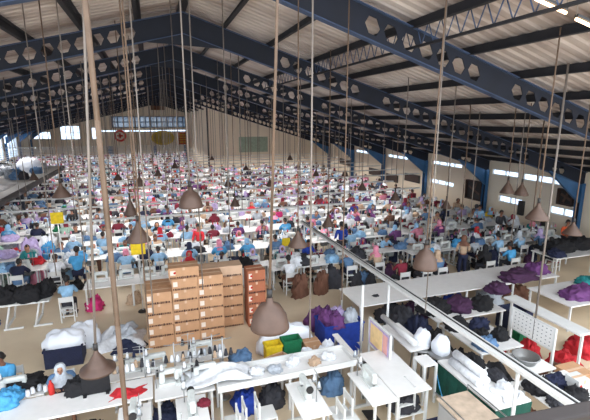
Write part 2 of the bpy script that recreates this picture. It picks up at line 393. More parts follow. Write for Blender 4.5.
def person_parts(kind, lod=1):
    p = pose(kind); parts = {}
    # body: pelvis, spine, neck, head, arms, legs in one skin graph
    N_ = [(V(p['pel']), .10), (V(p['wst']), .085), (V(p['chs']), .095), (V(p['nb']), .058), (V(p['nk']), .048)]
    E_ = [(0, 1), (1, 2), (2, 3), (3, 4)]
    hd = V(p['hd']); N_ += [(hd+Vector((0, 0, -.055)), (.062, .07)), (hd+Vector((0, 0, .03)), (.078, .09)), (hd+Vector((0, -.005, .10)), (.05, .06))]
    E_ += [(4, 5), (5, 6), (6, 7)]
    for s in (-1, 1):
        k = len(N_); N_ += [(V(p['sh'], s), .05), (V(p['el'], s), .038), (V(p['wr'], s), .027)]; E_ += [(2, k), (k, k+1), (k+1, k+2)]
        wr = V(p['wr'], s); dr = (wr-V(p['el'], s)).normalized(); pc = wr+dr*.06
        N_.append((pc, (.036, .02))); E_.append((k+2, k+3))
        k = len(N_); N_ += [(V(p['hip'], s), .088), (V(p['kn'], s), .06), (V(p['an'], s), .038), (V(p['toe'], s), .034)]; E_ += [(0, k), (k, k+1), (k+1, k+2), (k+2, k+3)]
    vs, fs = skin_mesh(N_, E_, 1 if lod < 2 else 0); b = MB().add(vs, fs, 0, True)
    if lod == 0 or lod == 1:
        for s in (-1, 1):        # fingers and thumb, rooted in the palm
            wr = V(p['wr'], s); dr = (wr-V(p['el'], s)).normalized(); side = dr.cross(Vector((0, 0, 1))).normalized(); dn = Vector((0, 0, -1))
            for i, ln in enumerate((.075, .085, .08, .062)):
                r0 = wr+dr*.07+side*((i-1.5)*.019); r1 = r0+dr*ln*.55+dn*.008; r2 = r1+dr*ln*.4+dn*.022
                b.tube(r0, r1, .009, .008, 6); b.tube(r1, r2, .008, .006, 6)
            th = wr+dr*.03-side*s*.03; b.tube(wr+dr*.02, th, .012, .011, 6); b.tube(th, th+dr*.045-side*s*.012+dn*.01, .010, .007, 6)
        # face: nose, ears, eyes, mouth
        b.add([hd+Vector(q) for q in ((-.014, .082, -.03), (.014, .082, -.03), (0, .112, -.026), (0, .086, .02))], [(0, 1, 2), (0, 2, 3), (1, 3, 2), (0, 3, 1)], 0, True)
        for s in (-1, 1):
            b.box(hd+Vector((s*.078, -.005, -.005)), (.014, .03, .05), 0, bev=.006)
            b.box(hd+Vector((s*.03, .079, .018)), (.026, .012, .01), 1, bev=.004)
        b.box(hd+Vector((0, .074, -.055)), (.04, .014, .01), 2, bev=.004)
    parts['body'] = (b, ['skin_brown', 'hair_black', mat('lip', (130, 66, 60), .6)])
    # shirt
    g = .014
    N_ = [(V(p['pel'])+Vector((0, 0, .02)), (.15, .12)), (V(p['wst']), (.14, .105)), (V(p['chs']), (.155, .115)), (V(p['nb'])-Vector((0, 0, .02)), (.085, .07))]
    E_ = [(0, 1), (1, 2), (2, 3)]
    for s in (-1, 1):
        k = len(N_); e = V(p['el'], s); w = V(p['wr'], s); N_ += [(V(p['sh'], s), .074), (e, .056)]; E_ += [(2, k), (k, k+1)]
        if kind != 'sit': N_.append((e.lerp(w, .7), .042)); E_.append((k+1, k+2))
    vs, fs = skin_mesh(N_, E_, 1 if lod < 2 else 0); parts['shirt'] = (MB().add(vs, fs, 0, True), ['fabric_pale_blue'])
    # trousers
    N_ = [(V(p['pel']), (.14, .115))]; E_ = []
    for s in (-1, 1):
        k = len(N_); N_ += [(V(p['hip'], s), .1), (V(p['kn'], s), .075), (V(p['an'], s)+Vector((0, 0, .03)), .058)]; E_ += [(0, k), (k, k+1), (k+1, k+2)]
    vs, fs = skin_mesh(N_, E_, 1 if lod < 2 else 0); parts['trousers'] = (MB().add(vs, fs, 0, True), ['fabric_navy'])
    # shoes
    b = MB()
    for s in (-1, 1):
        a, t = V(p['an'], s), V(p['toe'], s); c = (a+t)/2; b.box((c.x, c.y-.01, .035), (.085, .24, .07), 0, bev=.02)
    parts['shoe_pair'] = (b, ['fabric_charcoal'])
    # hair cap with a bun at the back
    b = MB(); pr = []
    n, rings = 12, 6
    def cap(b, c, r, z0, back):
        vs = []
        for j in range(rings+1):
            th = (PI*.62)*j/rings
            for i in range(n):
                a = 2*PI*i/n; y = math.sin(th)*math.sin(a); zz = math.cos(th)
                if j >= rings-2 and y > .2: zz += .38*(j-(rings-3))/2
                vs.append((c.x+math.sin(th)*math.cos(a)*r[0], c.y+y*r[1]-.012, c.z+zz*r[2]))
        b.add(vs, [(j*n+i, (j+1)*n+i, (j+1)*n+(i+1) % n, j*n+(i+1) % n) for j in range(rings) for i in range(n)], 0, True)
    cap(b, hd+Vector((0, 0, .015)), (.094, .108, .12), 0, True)
    b.blob(hd+Vector((0, -.11, -.02)), (.09, .08, .09), 3, .05, 8, flat=False)
    parts['hair'] = (b, ['hair_black'])
    # headscarf: wraps head leaving the face free, drapes on shoulders
    b = MB(); vs = []; prof = [(.0, .135), (.07, .12), (.102, .06), (.108, -.02), (.098, -.09), (.12, -.15), (.2, -.21), (.225, -.27)]; n = 16
    for (r, z) in prof:
        for i in range(n):
            a = 2*PI*i/n; q = math.sin(a); fx, fy = r*math.cos(a), r*.98*q
            if q > .55 and -.1 < z < .07: fy = min(fy, .055)
            vs.append((hd.x+fx, hd.y+fy-.012, hd.z+z))
    b.add(vs, [(j*n+i, (j+1)*n+i, (j+1)*n+(i+1) % n, j*n+(i+1) % n) for j in range(len(prof)-1) for i in range(n)], 0, True)
    parts['headscarf'] = (b, ['fabric_pink'])
    return parts
PP = {(k, l): None for k in ('sit', 'lean', 'stand') for l in (1, 2)}
MESH = {}
for (k, l) in list(PP):
    pp = person_parts(k, l); PP[(k, l)] = pp
    for nm, (mb, mm) in pp.items(): MESH[(k, l, nm)] = mb.mesh(nm, mm)
SHIRTS = ['pale blue']*7+['sky blue']*4+['white']*5+['steel blue']*3+['pink', 'pink', 'red', 'navy', 'black', 'charcoal', 'tan', 'lilac', 'sage green', 'teal', 'maroon', 'purple', 'yellow', 'orange', 'royal blue', 'magenta', 'pale grey', 'brown']
SCARFS = ['white', 'pink', 'black', 'navy', 'lilac', 'maroon', 'tan', 'pale grey', 'red', 'pale blue', 'purple']
def person(loc, face, kind='sit', shirt='pale blue', scarf=None, trousers='navy', label='', lod=1, skin='skin_brown', group=None, s=1.0):
    t = thing('person', label, 'person', loc, face, group); t.scale = (s, s, s)
    for nm in ('body', 'shirt', 'trousers', 'headscarf' if scarf else 'hair')+(('shoe_pair',) if lod == 1 else ()):
        o = link(nm, MESH[(kind, lod, nm)], t)
        m = {'body': M(skin), 'shirt': F(shirt), 'trousers': F(trousers), 'headscarf': F(scarf) if scarf else None}.get(nm)
        if m: o.material_slots[0].link = 'OBJECT'; o.material_slots[0].material = m
    return t

# ------------------------------------------------------------------ furniture prototypes (origin at floor / table top, front = -Y side is the worker's)
def table_parts(w=1.15, d=.56, h=.76):
    top = MB(); top.box((0, 0, h-.015), (w, d, .03), bev=.006)
    fr = []
    for s in (-1, 1):
        b = MB(); x = s*(w/2-.12); b.box((x, 0, .03), (.05, d*.95, .05)); b.box((x, 0, h-.05), (.05, d*.9, .04))
        b.box((x, -d*.28, h/2), (.045, .045, h-.12)); b.box((x, d*.28, h/2), (.045, .045, h-.12)); fr.append(b)
    mo = MB(); mo.box((.1, .05, h-.17), (.3, .2, .2), bev=.03); mo.tube((.27, .05, h-.17), (.33, .05, h-.17), .06, n=10)
    pd = MB(); pd.box((0, -.02, .1), (.36, .26, .02), rx=.2)
    return [('tabletop', top, 'white_laminate'), ('leg_frame', fr[0], 'white_paint'), ('leg_frame', fr[1], 'white_paint'), ('motor', mo, 'machine_grey'), ('pedal', pd, 'dark_metal')]
def machine_parts():
    """industrial lockstitch head; needle end at -X; sits on z=0"""
    body = MB()
    body.box((0, 0, .02), (.48, .18, .04), bev=.01)                       # bed
    body.box((.17, 0, .16), (.12, .13, .26), bev=.03)                      # column
    body.box((-.02, 0, .265), (.42, .11, .11), bev=.03)                    # arm
    body.box((-.2, 0, .2), (.08, .1, .2), bev=.02)                         # head
    nd = MB(); nd.tube((-.2, 0, .12), (-.2, 0, .05), .006, n=6); nd.box((-.2, 0, .046), (.03, .05, .01))
    hw = MB(); hw.tube((.23, 0, .25), (.27, 0, .25), .07, n=14)
    ts = MB(); ts.tube((.28, .12, 0), (.28, .12, .62), .009, n=6); ts.tube((.14, .12, .36), (.42, .12, .36), .008, n=6); ts.tube((.14, .12, .6), (.42, .12, .6), .006, n=6)
    for x in (.16, .4): ts.tube((x, .12, .36), (x, .12, .38), .05, n=10)
    cone = lambda x: MB().tube((x, .12, .385), (x, .12, .5), .036, .02, n=8)
    return body, nd, hw, ts, cone
def chair_parts():
    P_ = []
    s = MB(); s.box((0, 0, .44), (.4, .38, .03), bev=.01); P_.append(('seat', s, 'white_paint'))
    for x in (-1, 1):
        for y in (-1, 1):
            b = MB(); hh = .44 if y > 0 else .82
            b.box((x*.18, y*.17, hh/2), (.035, .035, hh)); P_.append(('leg', b, 'white_paint'))
    b = MB(); b.box((0, -.17, .73), (.34, .02, .17), bev=.008); P_.append(('backrest', b, 'white_paint'))
    b = MB(); b.box((0, -.17, .2), (.34, .025, .03)); b.box((0, .17, .2), (.34, .025, .03)); P_.append(('stretcher', b, 'white_paint'))
    return P_
def proto(name, cat, parts, merged=False, loc=(0, 0, -50)):
    if merged:
        mb = MB(); ms = []
        for nm, p, m in parts:
            if m not in ms: ms.append(m)
            mb.add(p.v, p.f, ms.index(m), False)
        return mb, ms
    t = thing(name, '', cat, loc)
    for nm, p, m in parts: p.build(nm, m, t)
    freeze(t); return t
chair_mb, chair_ms = proto('chair', 'chair', chair_parts(), True); CHAIR2 = chair_mb.mesh('white_chair', chair_ms)
tab_mb, tab_ms = proto('t', 't', table_parts(), True); TAB2 = tab_mb.mesh('sewing_table', tab_ms)
mbody, mneed, mwheel, mstand, mcone = machine_parts()
CH_M = [(n_, p_.mesh(n_, [m_])) for n_, p_, m_ in chair_parts()]
TB_M = [(n_, p_.mesh(n_, [m_])) for n_, p_, m_ in table_parts()]
MC_M = [('machine_head', mbody.mesh('machine_head', ['machine_white'])), ('needle_bar', mneed.mesh('needle_bar', ['steel'])), ('handwheel', mwheel.mesh('handwheel', ['dark_metal'])), ('thread_stand', mstand.mesh('thread_stand', ['steel']))]
CONE_M = [mcone(x).mesh('thread_cone', ['fabric_white']) for x in (.16, .4)]
# light machine for the distance
lm = MB(); lm.box((0, 0, .02), (.48, .18, .04)); lm.box((.17, 0, .16), (.12, .13, .26)); lm.box((-.02, 0, .265), (.42, .11, .11)); lm.box((-.2, 0, .2), (.08, .1, .2))
lm.tube((.23, 0, .25), (.27, 0, .25), .07, n=8, mi=1); lm.tube((.28, .12, 0), (.28, .12, .62), .012, n=4, mi=1); lm.tube((.16, .12, .38), (.16, .12, .5), .045, .02, n=6, mi=2); lm.tube((.4, .12, .38), (.4, .12, .5), .045, .02, n=6, mi=2)
LM_MS = ['machine_white', 'machine_grey', 'fabric_white']; MACH2 = lm.mesh('sewing_machine', LM_MS)
def multi(name, cat, meshes, loc, rz, label, group=None, s=1):
    t = thing(name, label, cat, loc, rz, group)
    for nm, me in meshes: link(nm, me, t)
    return t
def machine(loc, rz, label, group=None, cones=('white', 'white')):
    t = thing('sewing_machine', label, 'sewing machine', loc, rz, group)
    for nm, me in MC_M: st = link(nm, me, t)
    for cm, col in zip(CONE_M, cones):
        o = link('thread_cone', cm, st); o.material_slots[0].link = 'OBJECT'; o.material_slots[0].material = F(col)
    return t
def chair(loc, rz, label, group=None): return multi('white_chair', 'chair', CH_M, loc, rz, label, group)
def sew_table(loc, rz, label, group=None): return multi('sewing_table', 'table', TB_M, loc, rz, label, group)
PILES = []
for i in range(6):
    b = MB(); b.blob((0, 0, 0), (.5, .4, .17), 10+i, .1, 34, crump=.5)
    for q in range(4): b.blob((rnd.uniform(-.16, .16), rnd.uniform(-.12, .12), rnd.uniform(.02, .1)), (rnd.uniform(.16, .28), rnd.uniform(.14, .24), rnd.uniform(.08, .13)), 40+i*5+q, .12, 20, crump=.6)
    PILES.append(b)
PILE_LO = []
for i in range(6):
    b = MB(); b.blob((0, 0, 0), (.5, .4, .2), 10+i, .28, 9); PILE_LO.append(b.mesh('fabric_pile', ['fabric_white']))
PILE_M = [b.mesh('fabric_pile', ['fabric_white']) for b in PILES]
SMOOTH_M = []
for i in range(6):
    b = MB(); b.blob((0, 0, 0), (.5, .4, .2), 70+i, .1, 30, crump=.16); SMOOTH_M.append(b.mesh('plastic_sack', ['plastic_bag_white']))
def pile(loc, size, col, label, rz=0, group=None, v=None, name='fabric_pile', cat='fabric pile'):
    if col == 'plastic_bag_white' and name == 'fabric_pile': name, cat = 'plastic_sack', 'sack'
    o = link(name, (SMOOTH_M if name == 'plastic_sack' else PILE_M)[rnd.randrange(6) if v is None else v], None, loc, rz); o.scale = (size[0]/.5, size[1]/.4, size[2]/.22)
    o.material_slots[0].link = 'OBJECT'; o.material_slots[0].material = F(col) if col in FAB else M(col)
    return tag(o, label, cat, group)
# ------------------------------------------------------------------ the stuff store: repeats past the 300 nearest
class Store:
    def __init__(s): s.v = []; s.f = []; s.m = []; s.ms = []
    def add(s, me, loc, rz, mats, scale=(1, 1, 1)):
        c, n = math.cos(rz), math.sin(rz); o = len(s.v)
        for v in me.vertices:
            x, y, z = v.co.x*scale[0], v.co.y*scale[1], v.co.z*scale[2]
            s.v.append((loc[0]+x*c-y*n, loc[1]+x*n+y*c, loc[2]+z))
        idx = []
        for m in mats:
            if m not in s.ms: s.ms.append(m)
            idx.append(s.ms.index(m))
        for p in me.polygons: s.f.append(tuple(i+o for i in p.vertices)); s.m.append(idx[min(p.material_index, len(idx)-1)])
    def build(s, name, label, cat):
        if not s.v: return
        me = bpy.data.meshes.new(name); me.from_pydata(s.v, [], s.f)
        for m in s.ms: me.materials.append(MATS[m])
        me.polygons.foreach_set('material_index', s.m)
        o = link(name, me); tag(o, label, cat); o['kind'] = 'stuff'; return o
S_PER, S_MAC, S_TAB, S_CH, S_PILE = Store(), Store(), Store(), Store(), Store()
cnt = dict(person=0, machine=0, table=0, chair=0, pile=0)
LIM = 285
fk = lambda n: 'fabric_'+n.replace(' ', '_')
LOWP = {}
def zone_col(x, y):
    px, py = proj(x, y, .9)
    if py < 222 and rnd.random() < .8: return rnd.choice(['white', 'pale grey', 'lilac', 'tan', 'pink', 'charcoal', 'maroon', 'brown', 'purple', 'pale grey', 'pale blue'])
    if px < 70 and py > 195: return rnd.choice(['pink', 'pale blue', 'white', 'steel blue', 'red', 'white', 'green'])
    if py > 262: return rnd.choice(['black', 'black', 'black', 'navy', 'white', 'charcoal', 'brown'])
    if py > 235: return rnd.choice(['pale blue', 'steel blue', 'white', 'sky blue', 'navy', 'white', 'pale grey', 'charcoal'])
    return rnd.choice(['white', 'white', 'pink', 'lilac', 'pale grey', 'pale blue', 'purple', 'white', 'tan', 'steel blue', 'maroon', 'charcoal'])
# workers and things placed by eye; the rows leave room for them
SPECIAL = []
def special(px, py, h, face, **kw):
    p = at(px, py, h); SPECIAL.append((p.x, p.y)); person((p.x, p.y, 0), face, **kw)
special(341, 263, 0, 0, kind='stand', shirt='royal blue', trousers='charcoal', s=1.08, label='person standing with back turned in royal blue shirt beside the long hanging rail')
special(200, 262, 0, 2.6, kind='stand', shirt='red', trousers='white', label='person standing in bright red top and white trousers behind the stacked cartons')
special(477, 236, 0, 2.8, kind='stand', shirt='pale blue', label='person standing in pale blue shirt near the second blue wall column')
special(75, 240, 0, .4, kind='stand', shirt='black', trousers='charcoal', label='person standing in black clothes far behind the sky blue shirted worker at left')
special(461, 277, 0, -.4, kind='stand', shirt='tan', scarf='brown', trousers='navy', label='person in tan top standing behind the long white table beside the purple piles')
special(563, 256, 0, 2.9, kind='stand', shirt='orange', trousers='charcoal', label='person standing in orange top near the right wall below the cone lamp')
special(498, 243, 0, 3.0, kind='stand', shirt='charcoal', label='person standing in dark grey clothes right of the second blue wall column')
def row_person(x, y, face, rowi, colj, far):
    sh = rnd.choice(SHIRTS); sf = rnd.choice(SCARFS) if rnd.random() < .5 else None; kd = rnd.choice(['sit', 'lean']); tr = rnd.choice(['navy', 'charcoal', 'black', 'steel blue', 'brown'])
    pyy = proj(x, y, .9)[1]
    if 232 < pyy < 262 and rnd.random() < .6: sh = rnd.choice(['pale blue', 'steel blue', 'sky blue', 'pale blue', 'teal', 'navy'])
    elif pyy >= 262 and rnd.random() < .55: sh = rnd.choice(['black', 'charcoal', 'navy', 'black', 'white'])
    elif pyy < 225 and rnd.random() < .75:
        sh = rnd.choice(['white', 'lilac', 'pale grey', 'tan', 'brown', 'charcoal', 'maroon', 'steel blue', 'pink', 'purple', 'navy']); sf = rnd.choice(['black', 'charcoal', 'maroon', 'brown', 'lilac', 'pale grey', 'white']) if sf else None
    sk = rnd.choice(['skin_brown', 'skin_tan'])
    if cnt['person'] < LIM:
        cnt['person'] += 1
        person((x, y, 0), face, kd, sh, sf, tr, 'worker in %s top, %s, %s from the left in %s row' % (sh, (sf+' headscarf') if sf else 'black hair', ordinal(colj), ordinal(rowi)), 2 if y > 16 else 1, sk, 'workers at the sewing lines')
    else:
        key = 'hs' if sf else 'hr'
        for nm, m in (('body', sk), ('shirt', fk(sh)), ('headscarf' if sf else 'hair', fk(sf) if sf else 'hair_black')):
            S_PER.add(MESH[(kd, 2, nm)], (x, y, 0), face, [m])
def station(x, yc, sgn, rowi, colj, with_person=True, side_label=''):
    """sgn=-1: viewer's side of the line"""
    ty = yc+sgn*.3; rz = 0 if sgn < 0 else PI
    far = ty > 19; where = '%s from the left in the %s table row' % (ordinal(colj), ordinal(rowi))
    if cnt['table'] < LIM:
        cnt['table'] += 1
        if ty < 18: sew_table((x, ty, 0), rz, 'white sewing table, '+where, 'sewing tables in rows')
        else: tag(link('sewing_table', TAB2, None, (x, ty, 0), rz), 'white sewing table, '+where, 'table', 'sewing tables in rows')
    else: S_TAB.add(TAB2, (x, ty, 0), rz, tab_ms)
    q = rnd.random()
    if q < .8:
        mz = .76; mx = x+rnd.uniform(-.1, .1)
        if cnt['machine'] < LIM:
            cnt['machine'] += 1; cc = [rnd.choice(['white', 'white', 'pink', 'navy', 'pale blue', 'red', 'purple']) for _ in (0, 1)]
            lab = 'white sewing machine with thread stand, '+where
            if ty < 18: machine((mx, ty, mz), rz, lab, 'sewing machines in rows', cc)
            else:
                o = link('sewing_machine', MACH2, None, (mx, ty, mz), rz); tag(o, lab, 'sewing machine', 'sewing machines in rows')
                o.material_slots[2].link = 'OBJECT'; o.material_slots[2].material = F(cc[0])
        else: S_MAC.add(MACH2, (mx, ty, mz), rz, LM_MS)
    if with_person:
        py = yc+sgn*.98; ok = all((x-a)**2+(py-c)**2 > .5 for a, c in SPECIAL)
        if ok:
            if rnd.random() < .9: row_person(x, py, 0 if sgn < 0 else PI, rowi, colj, far)
            lab = 'white chair with backrest, %s from the left in the %s row of seats' % (ordinal(colj), ordinal(rowi))
            if cnt['chair'] < LIM:
                cnt['chair'] += 1
                if py < 17.5: chair((x, py-.0, 0), rz, lab, 'white chairs at the sewing lines')
                else: tag(link('white_chair', CHAIR2, None, (x, py, 0), rz), lab, 'chair', 'white chairs at the sewing lines')
            else: S_CH.add(CHAIR2, (x, py, 0), rz, chair_ms)
    # fabric on the table end and on the floor between rows
    nearb = proj(x, ty, .9)[1] > 250
    for (ch, fx, fy, fz, sz) in ((.95 if nearb else .8, x+.42*rnd.choice((-1, 1)), ty+rnd.uniform(-.08, .08), .76, rnd.uniform(.4, .62) if nearb else rnd.uniform(.3, .5)), (.5 if nearb else .35, x+.58, yc+sgn*.85, 0, rnd.uniform(.4, .6))):
        if rnd.random() < ch:
            c = zone_col(fx, fy); dims = (sz, sz*.8, sz*rnd.uniform(.5, .8)); rr = rnd.uniform(-.3, .3)
            if cnt['pile'] < 165:
                cnt['pile'] += 1
                pile((fx, fy, fz), dims, c, '%s fabric bundle on the %s beside the %s sewing table of the %s row' % (c, 'table' if fz else 'floor', ordinal(colj), ordinal(rowi)), rr, 'fabric bundles among the sewing lines')
            else:
                S_PILE.add(PILE_LO[rnd.randrange(6)], (fx, fy, fz), rr, [fk(c)], (dims[0]/.5, dims[1]/.4, dims[2]/.22))
def rail(y, x0, x1, n, z=2.3, lab=None):
    t = thing('light_rail', lab or 'long white hanging light rail over the %s table line from the viewer' % ordinal(n), 'light rail', ((x0+x1)/2, y, z), 0, 'white light rails over the table lines')
    L_ = x1-x0; b = MB(); b.prism([(-.09, -.03), (-.05, .03), (.05, .03), (.09, -.03), (.07, -.03), (.04, .015), (-.04, .015), (-.07, -.03)], 'x', -L_/2, L_/2); b.build('channel', 'white_paint', t)
    MB().tube((-L_/2, 0, -.02), (L_/2, 0, -.02), .016, n=6).build('tube', 'tube_white', t)
    x = -L_/2+rnd.uniform(.5, 1.5)
    while x < L_/2:
        X = (x0+x1)/2+x; zt = sheet_z(X)-.2-z; MB().tube((x, 0, .02), (x, 0, zt), .016 if y < 30 else .02, n=5).build('hanger', 'rod_grey', t); x += rnd.uniform(2.2, 3.4)
    ld = bpy.data.lights.new('rail_light', 'AREA'); ld.shape = 'RECTANGLE'; ld.size = L_; ld.size_y = .12; ld.energy = RAILW*L_; ld.color = (1, .97, .95)
    lo = bpy.data.objects.new('rail_light', ld); COL.objects.link(lo); lo.parent = t; lo.location = (0, 0, -.045)
RAILW = 9
PITCHX = 1.16
yc0, dy = 14.25, 2.75
k = 0; rows = []
while yc0+dy*k < 69:
    rows.append(yc0+dy*k); k += 1
for k, yc in enumerate(rows):
    xl = max(XL+1, -.335*yc-.4); xr = min(XR-1.4, 1.42*yc) if yc < YP-1.5 else 5.0
    if k >= 1 and yc < 70: rail(yc, max(xl, -3.6) if k == 1 else max(xl, -6.3) if yc < 38 else xl, xr if k > 3 else (9.5 if k == 1 else 14), k+1)
    for sgn in (-1, 1):
        x = xl+rnd.uniform(0, .4); rowi = 2*k+(1 if sgn < 0 else 2); j = 0
        while x < xr:
            j += 1; skip = False; px, py = proj(x, yc, .9)
            if px < -15 or px > 610: x += PITCHX; j -= 1; continue
            if k == 0 and sgn < 0 and x < 3.6: x += PITCHX; j -= 1; continue
            if k == 0 and -4.9 < x < .9: x += PITCHX; j -= 1; continue
            if 17.5 < yc < 22.5 and x < -.335*yc+2.6: x += PITCHX; j -= 1; continue
            if rnd.random() < .05: x += PITCHX; j -= 1; continue
            station(x, yc, sgn, rowi, j); x += PITCHX
S_PER.build('worker_crowd', 'crowd of many more tiny workers filling the far end of the hall', 'workers')
S_MAC.build('distant_sewing_machines', 'many tiny white sewing machines in the farthest table rows', 'sewing machines')
S_TAB.build('distant_sewing_tables', 'many white sewing tables in the farthest rows of the hall', 'tables')
S_CH.build('distant_chairs', 'many white chairs in the farthest rows of the hall', 'chairs')
S_PILE.build('distant_fabric_bundles', 'many coloured fabric bundles strewn over the far rows of the hall', 'fabric')

# ------------------------------------------------------------------ generic builders for the front of the hall
def long_table(x0, x1, y0, y1, h, label, m='white_laminate', legs=None, name='long_worktable', rim=False, shelf=False, thick=.04, group=None):
    t = thing(name, label, 'table', ((x0+x1)/2, (y0+y1)/2, 0), 0, group); w, d = x1-x0, y1-y0
    b = MB(); b.box((0, 0, h-thick/2), (w, d, thick), bev=.008)
    b.build('tabletop', m, t)
    if rim:
        b = MB()
        for s in (-1, 1): b.box((0, s*(d/2-.015), h+.05), (w, .03, .1)); b.box((s*(w/2-.015), 0, h+.05), (.03, d-.06, .1))
        b.build('rim', 'white_paint', t)
    n = max(2, round(w/1.9)+1)
    for i in range(n):
        for s in (-1, 1):
            x = -w/2+.07+(w-.14)*i/(n-1); b = MB(); b.box((x, s*(d/2-.07), (h-thick)/2), (.05, .05, h-thick)); b.build('leg', 'white_paint', t)
    if shelf: b = MB(); b.box((0, 0, .22), (w-.2, d-.16, .03)); b.build('lower_shelf', 'white_paint', t)
    return t
def carton(x, y, z, w, d, h, label, m='carton', group='brown cartons in the big stack', lbl=True, red=False):
    t = thing('carton', label, 'carton', (x, y, z), rnd.uniform(-.02, .02), group)
    b = MB(); b.box((0, 0, h/2), (w, d, h-.004), bev=.006); b.build('box', m, t)
    b = MB(); b.box((0, 0, h), (w*.98, .06, .004)); b.box((0, -d/2-.001, h-.04), (.06, .004, .08)); b.build('tape', 'carton_light', t)
    if lbl: b = MB(); b.box((-w*.36, -d/2-.002, h*.55), (w*.17, .004, h*.42)); b.build('shipping_label', 'carton_label', t)
    # printed band of dark lettering strokes along the lower front edge
    b = MB(); rr = random.Random(int(x*90+z*31)); u = -w*.46
    while u < w*.44:
        k = rr.uniform(.015, .045); b.box((u+k/2, -d/2-.002, h*.1), (k, .004, rr.uniform(.035, .06))); u += k+rr.uniform(.006, .018)
    b.build('printed_lettering', 'carton_ink', t)
    if red: b = MB(); b.lathe([(0, 0), (.035, 0), (.035, .004), (0, .004)], (0, 0, 0), 10); [None]; o = b.build('red_sticker', 'label_red', t); o.rotation_euler.x = PI/2; o.location = (-w*.3, -d/2-.001, h*.55)
    return t
# cartons
cw, chh, cdp = .67, .315, .5
names = {0: 'leftmost', 1: 'second', 2: 'third'}
for c in range(3):
    n = (5, 6, 6)[c]
    for k in range(n):
        top = 'topmost' if k == n-1 else ('bottommost' if k == 0 else ordinal(k+1)+' from the floor')
        carton(-.1+c*(cw+.01), 11.15, k*chh, cw, cdp, chh, 'brown carton, %s in the %s front column of the stack' % (top, names[c]), 'carton' if k < n-1 or c else 'carton')
for c in range(3):
    for k in range(6):
        carton(.58+(c)*(cw+.01)-.02, 11.72, k*chh, cw, cdp, chh, 'brown carton, %s in the %s column of the second carton row' % ('topmost' if k == 5 else ordinal(k+1)+' from the floor', ordinal(c+1)), lbl=False, m='carton' if k < 5 else 'carton_light')
for k in range(6):
    carton(-.1, 11.72, k*chh, cw, cdp, chh-.02, 'brown carton at back left of the big stack, %s from the floor' % ordinal(k+1), lbl=False) if k < 5 else None
for k in range(5):
    carton(2.62, 11.5, k*.35, .52, .5, .35, 'reddish carton with red sticker, %s from the floor in the narrow right column' % ordinal(k+1), 'carton_red', red=True)
carton(.58, 11.18, 6*chh, .78, .5, .3, 'large brown carton lying on top of the second column with red mark', red=True)
for k in range(2): carton(3.0+.0*k, 12.35, k*.36, .55, .5, .36, 'brown carton behind the reddish column, %s one' % ('lower', 'upper')[k], lbl=False)

# near white worktables
long_table(-4.6, -.30, 7.62, 8.34, .8, 'long white worktable in the near left foreground')
long_table(.9, 3.9, 7.38, 8.08, .8, 'white trough worktable with raised rim in the near centre', rim=True)
long_table(-.27, .87, 7.5, 8.2, .8, 'short white table joining the two near worktables')
def pile_at(px, py, h, size, col, label, rz=0, **k):
    p = at(px, py, h); return pile((p.x, p.y, h), size, col, label, rz, **k)
def sheet(x0, y0, x1, y1, z, h, col, label, seed=1, name='cloth_sheet', n=14, drop=0):
    """crumpled cloth spread out, thick folds"""
    rr = random.Random(seed); ph = [rr.uniform(0, 6) for _ in range(6)]; vs = []
    for j in range(n+1):
        for i in range(n+1):
            u, v = i/n, j/n; zz = h*(.45+.3*math.sin(7*u+ph[0]+4*v)+.25*math.sin(11*v+ph[1]-5*u)+rr.uniform(-.12, .12))
            e = min(u, 1-u, v, 1-v)
            zz = max(.012, zz*min(1, e*5+.1))
            x = x0+(x1-x0)*u+.05*math.sin(9*v+ph[2]); y = y0+(y1-y0)*v+.05*math.sin(8*u+ph[3])
            vs.append((x, y, z+zz))
    m_ = len(vs); vs += [(x, y, z+.002) for x, y, _ in vs]
    fs = [(j*(n+1)+i, j*(n+1)+i+1, (j+1)*(n+1)+i+1, (j+1)*(n+1)+i) for j in range(n) for i in range(n)]
    fs += [tuple(m_+q for q in f[::-1]) for f in fs[:n*n]]
    for a in range(n):
        fs += [(a, a+1, m_+a+1, m_+a), (n*(n+1)+a, n*(n+1)+a+1, m_+n*(n+1)+a+1, m_+n*(n+1)+a), (a*(n+1), (a+1)*(n+1), m_+(a+1)*(n+1), m_+a*(n+1)), (a*(n+1)+n, (a+1)*(n+1)+n, m_+(a+1)*(n+1)+n, m_+a*(n+1)+n)]
    b = MB(); b.add(vs, fs, 0, True); o = b.build(name, F(col) if col in FAB else M(col)); tag(o, label, 'cloth'); return o
sheet(.35, 7.5, 1.6, 8.15, .905, .16, 'white', 'crumpled white cloth heaped on the near worktable', 3)
# near machines on and behind the near tables
nm = [((130, 412, .8), PI/2, 'near left bottom beside the red cloth'), ((190, 408, .8), PI/2, 'bottom centre left, on the small table in front of the worktable'), ((311, 398, .8), PI/2, 'on the narrow table pointing at the viewer, bottom centre'), ((374, 382, .8), PI/2, 'on the narrow table right of the bottom centre one')]
nt = [(-.62, 6.95, 'leftmost'), (.38, 6.88, 'second'), (2.5, 6.66, 'third'), (3.85, 6.6, 'fourth')]
TB_LONG = [(n_, p_.mesh(n_, [m_])) for n_, p_, m_ in table_parts(1.1, .56, .8)]
for i, (x, y, w_) in enumerate(nt):
    multi('sewing_table', 'table', TB_LONG, (x, y, 0), PI/2, 'white sewing table pointing toward the viewer, %s of the four at the bottom edge' % w_)
    machine((x, y+.12, .8), PI/2 if i % 2 else -PI/2, 'white sewing machine on the %s of the four tables at the bottom edge' % w_, None, ('white', 'pale grey'))
    chair((x+.62, y-.15, 0), PI/2, 'white chair right of the %s sewing table at the bottom edge' % w_)
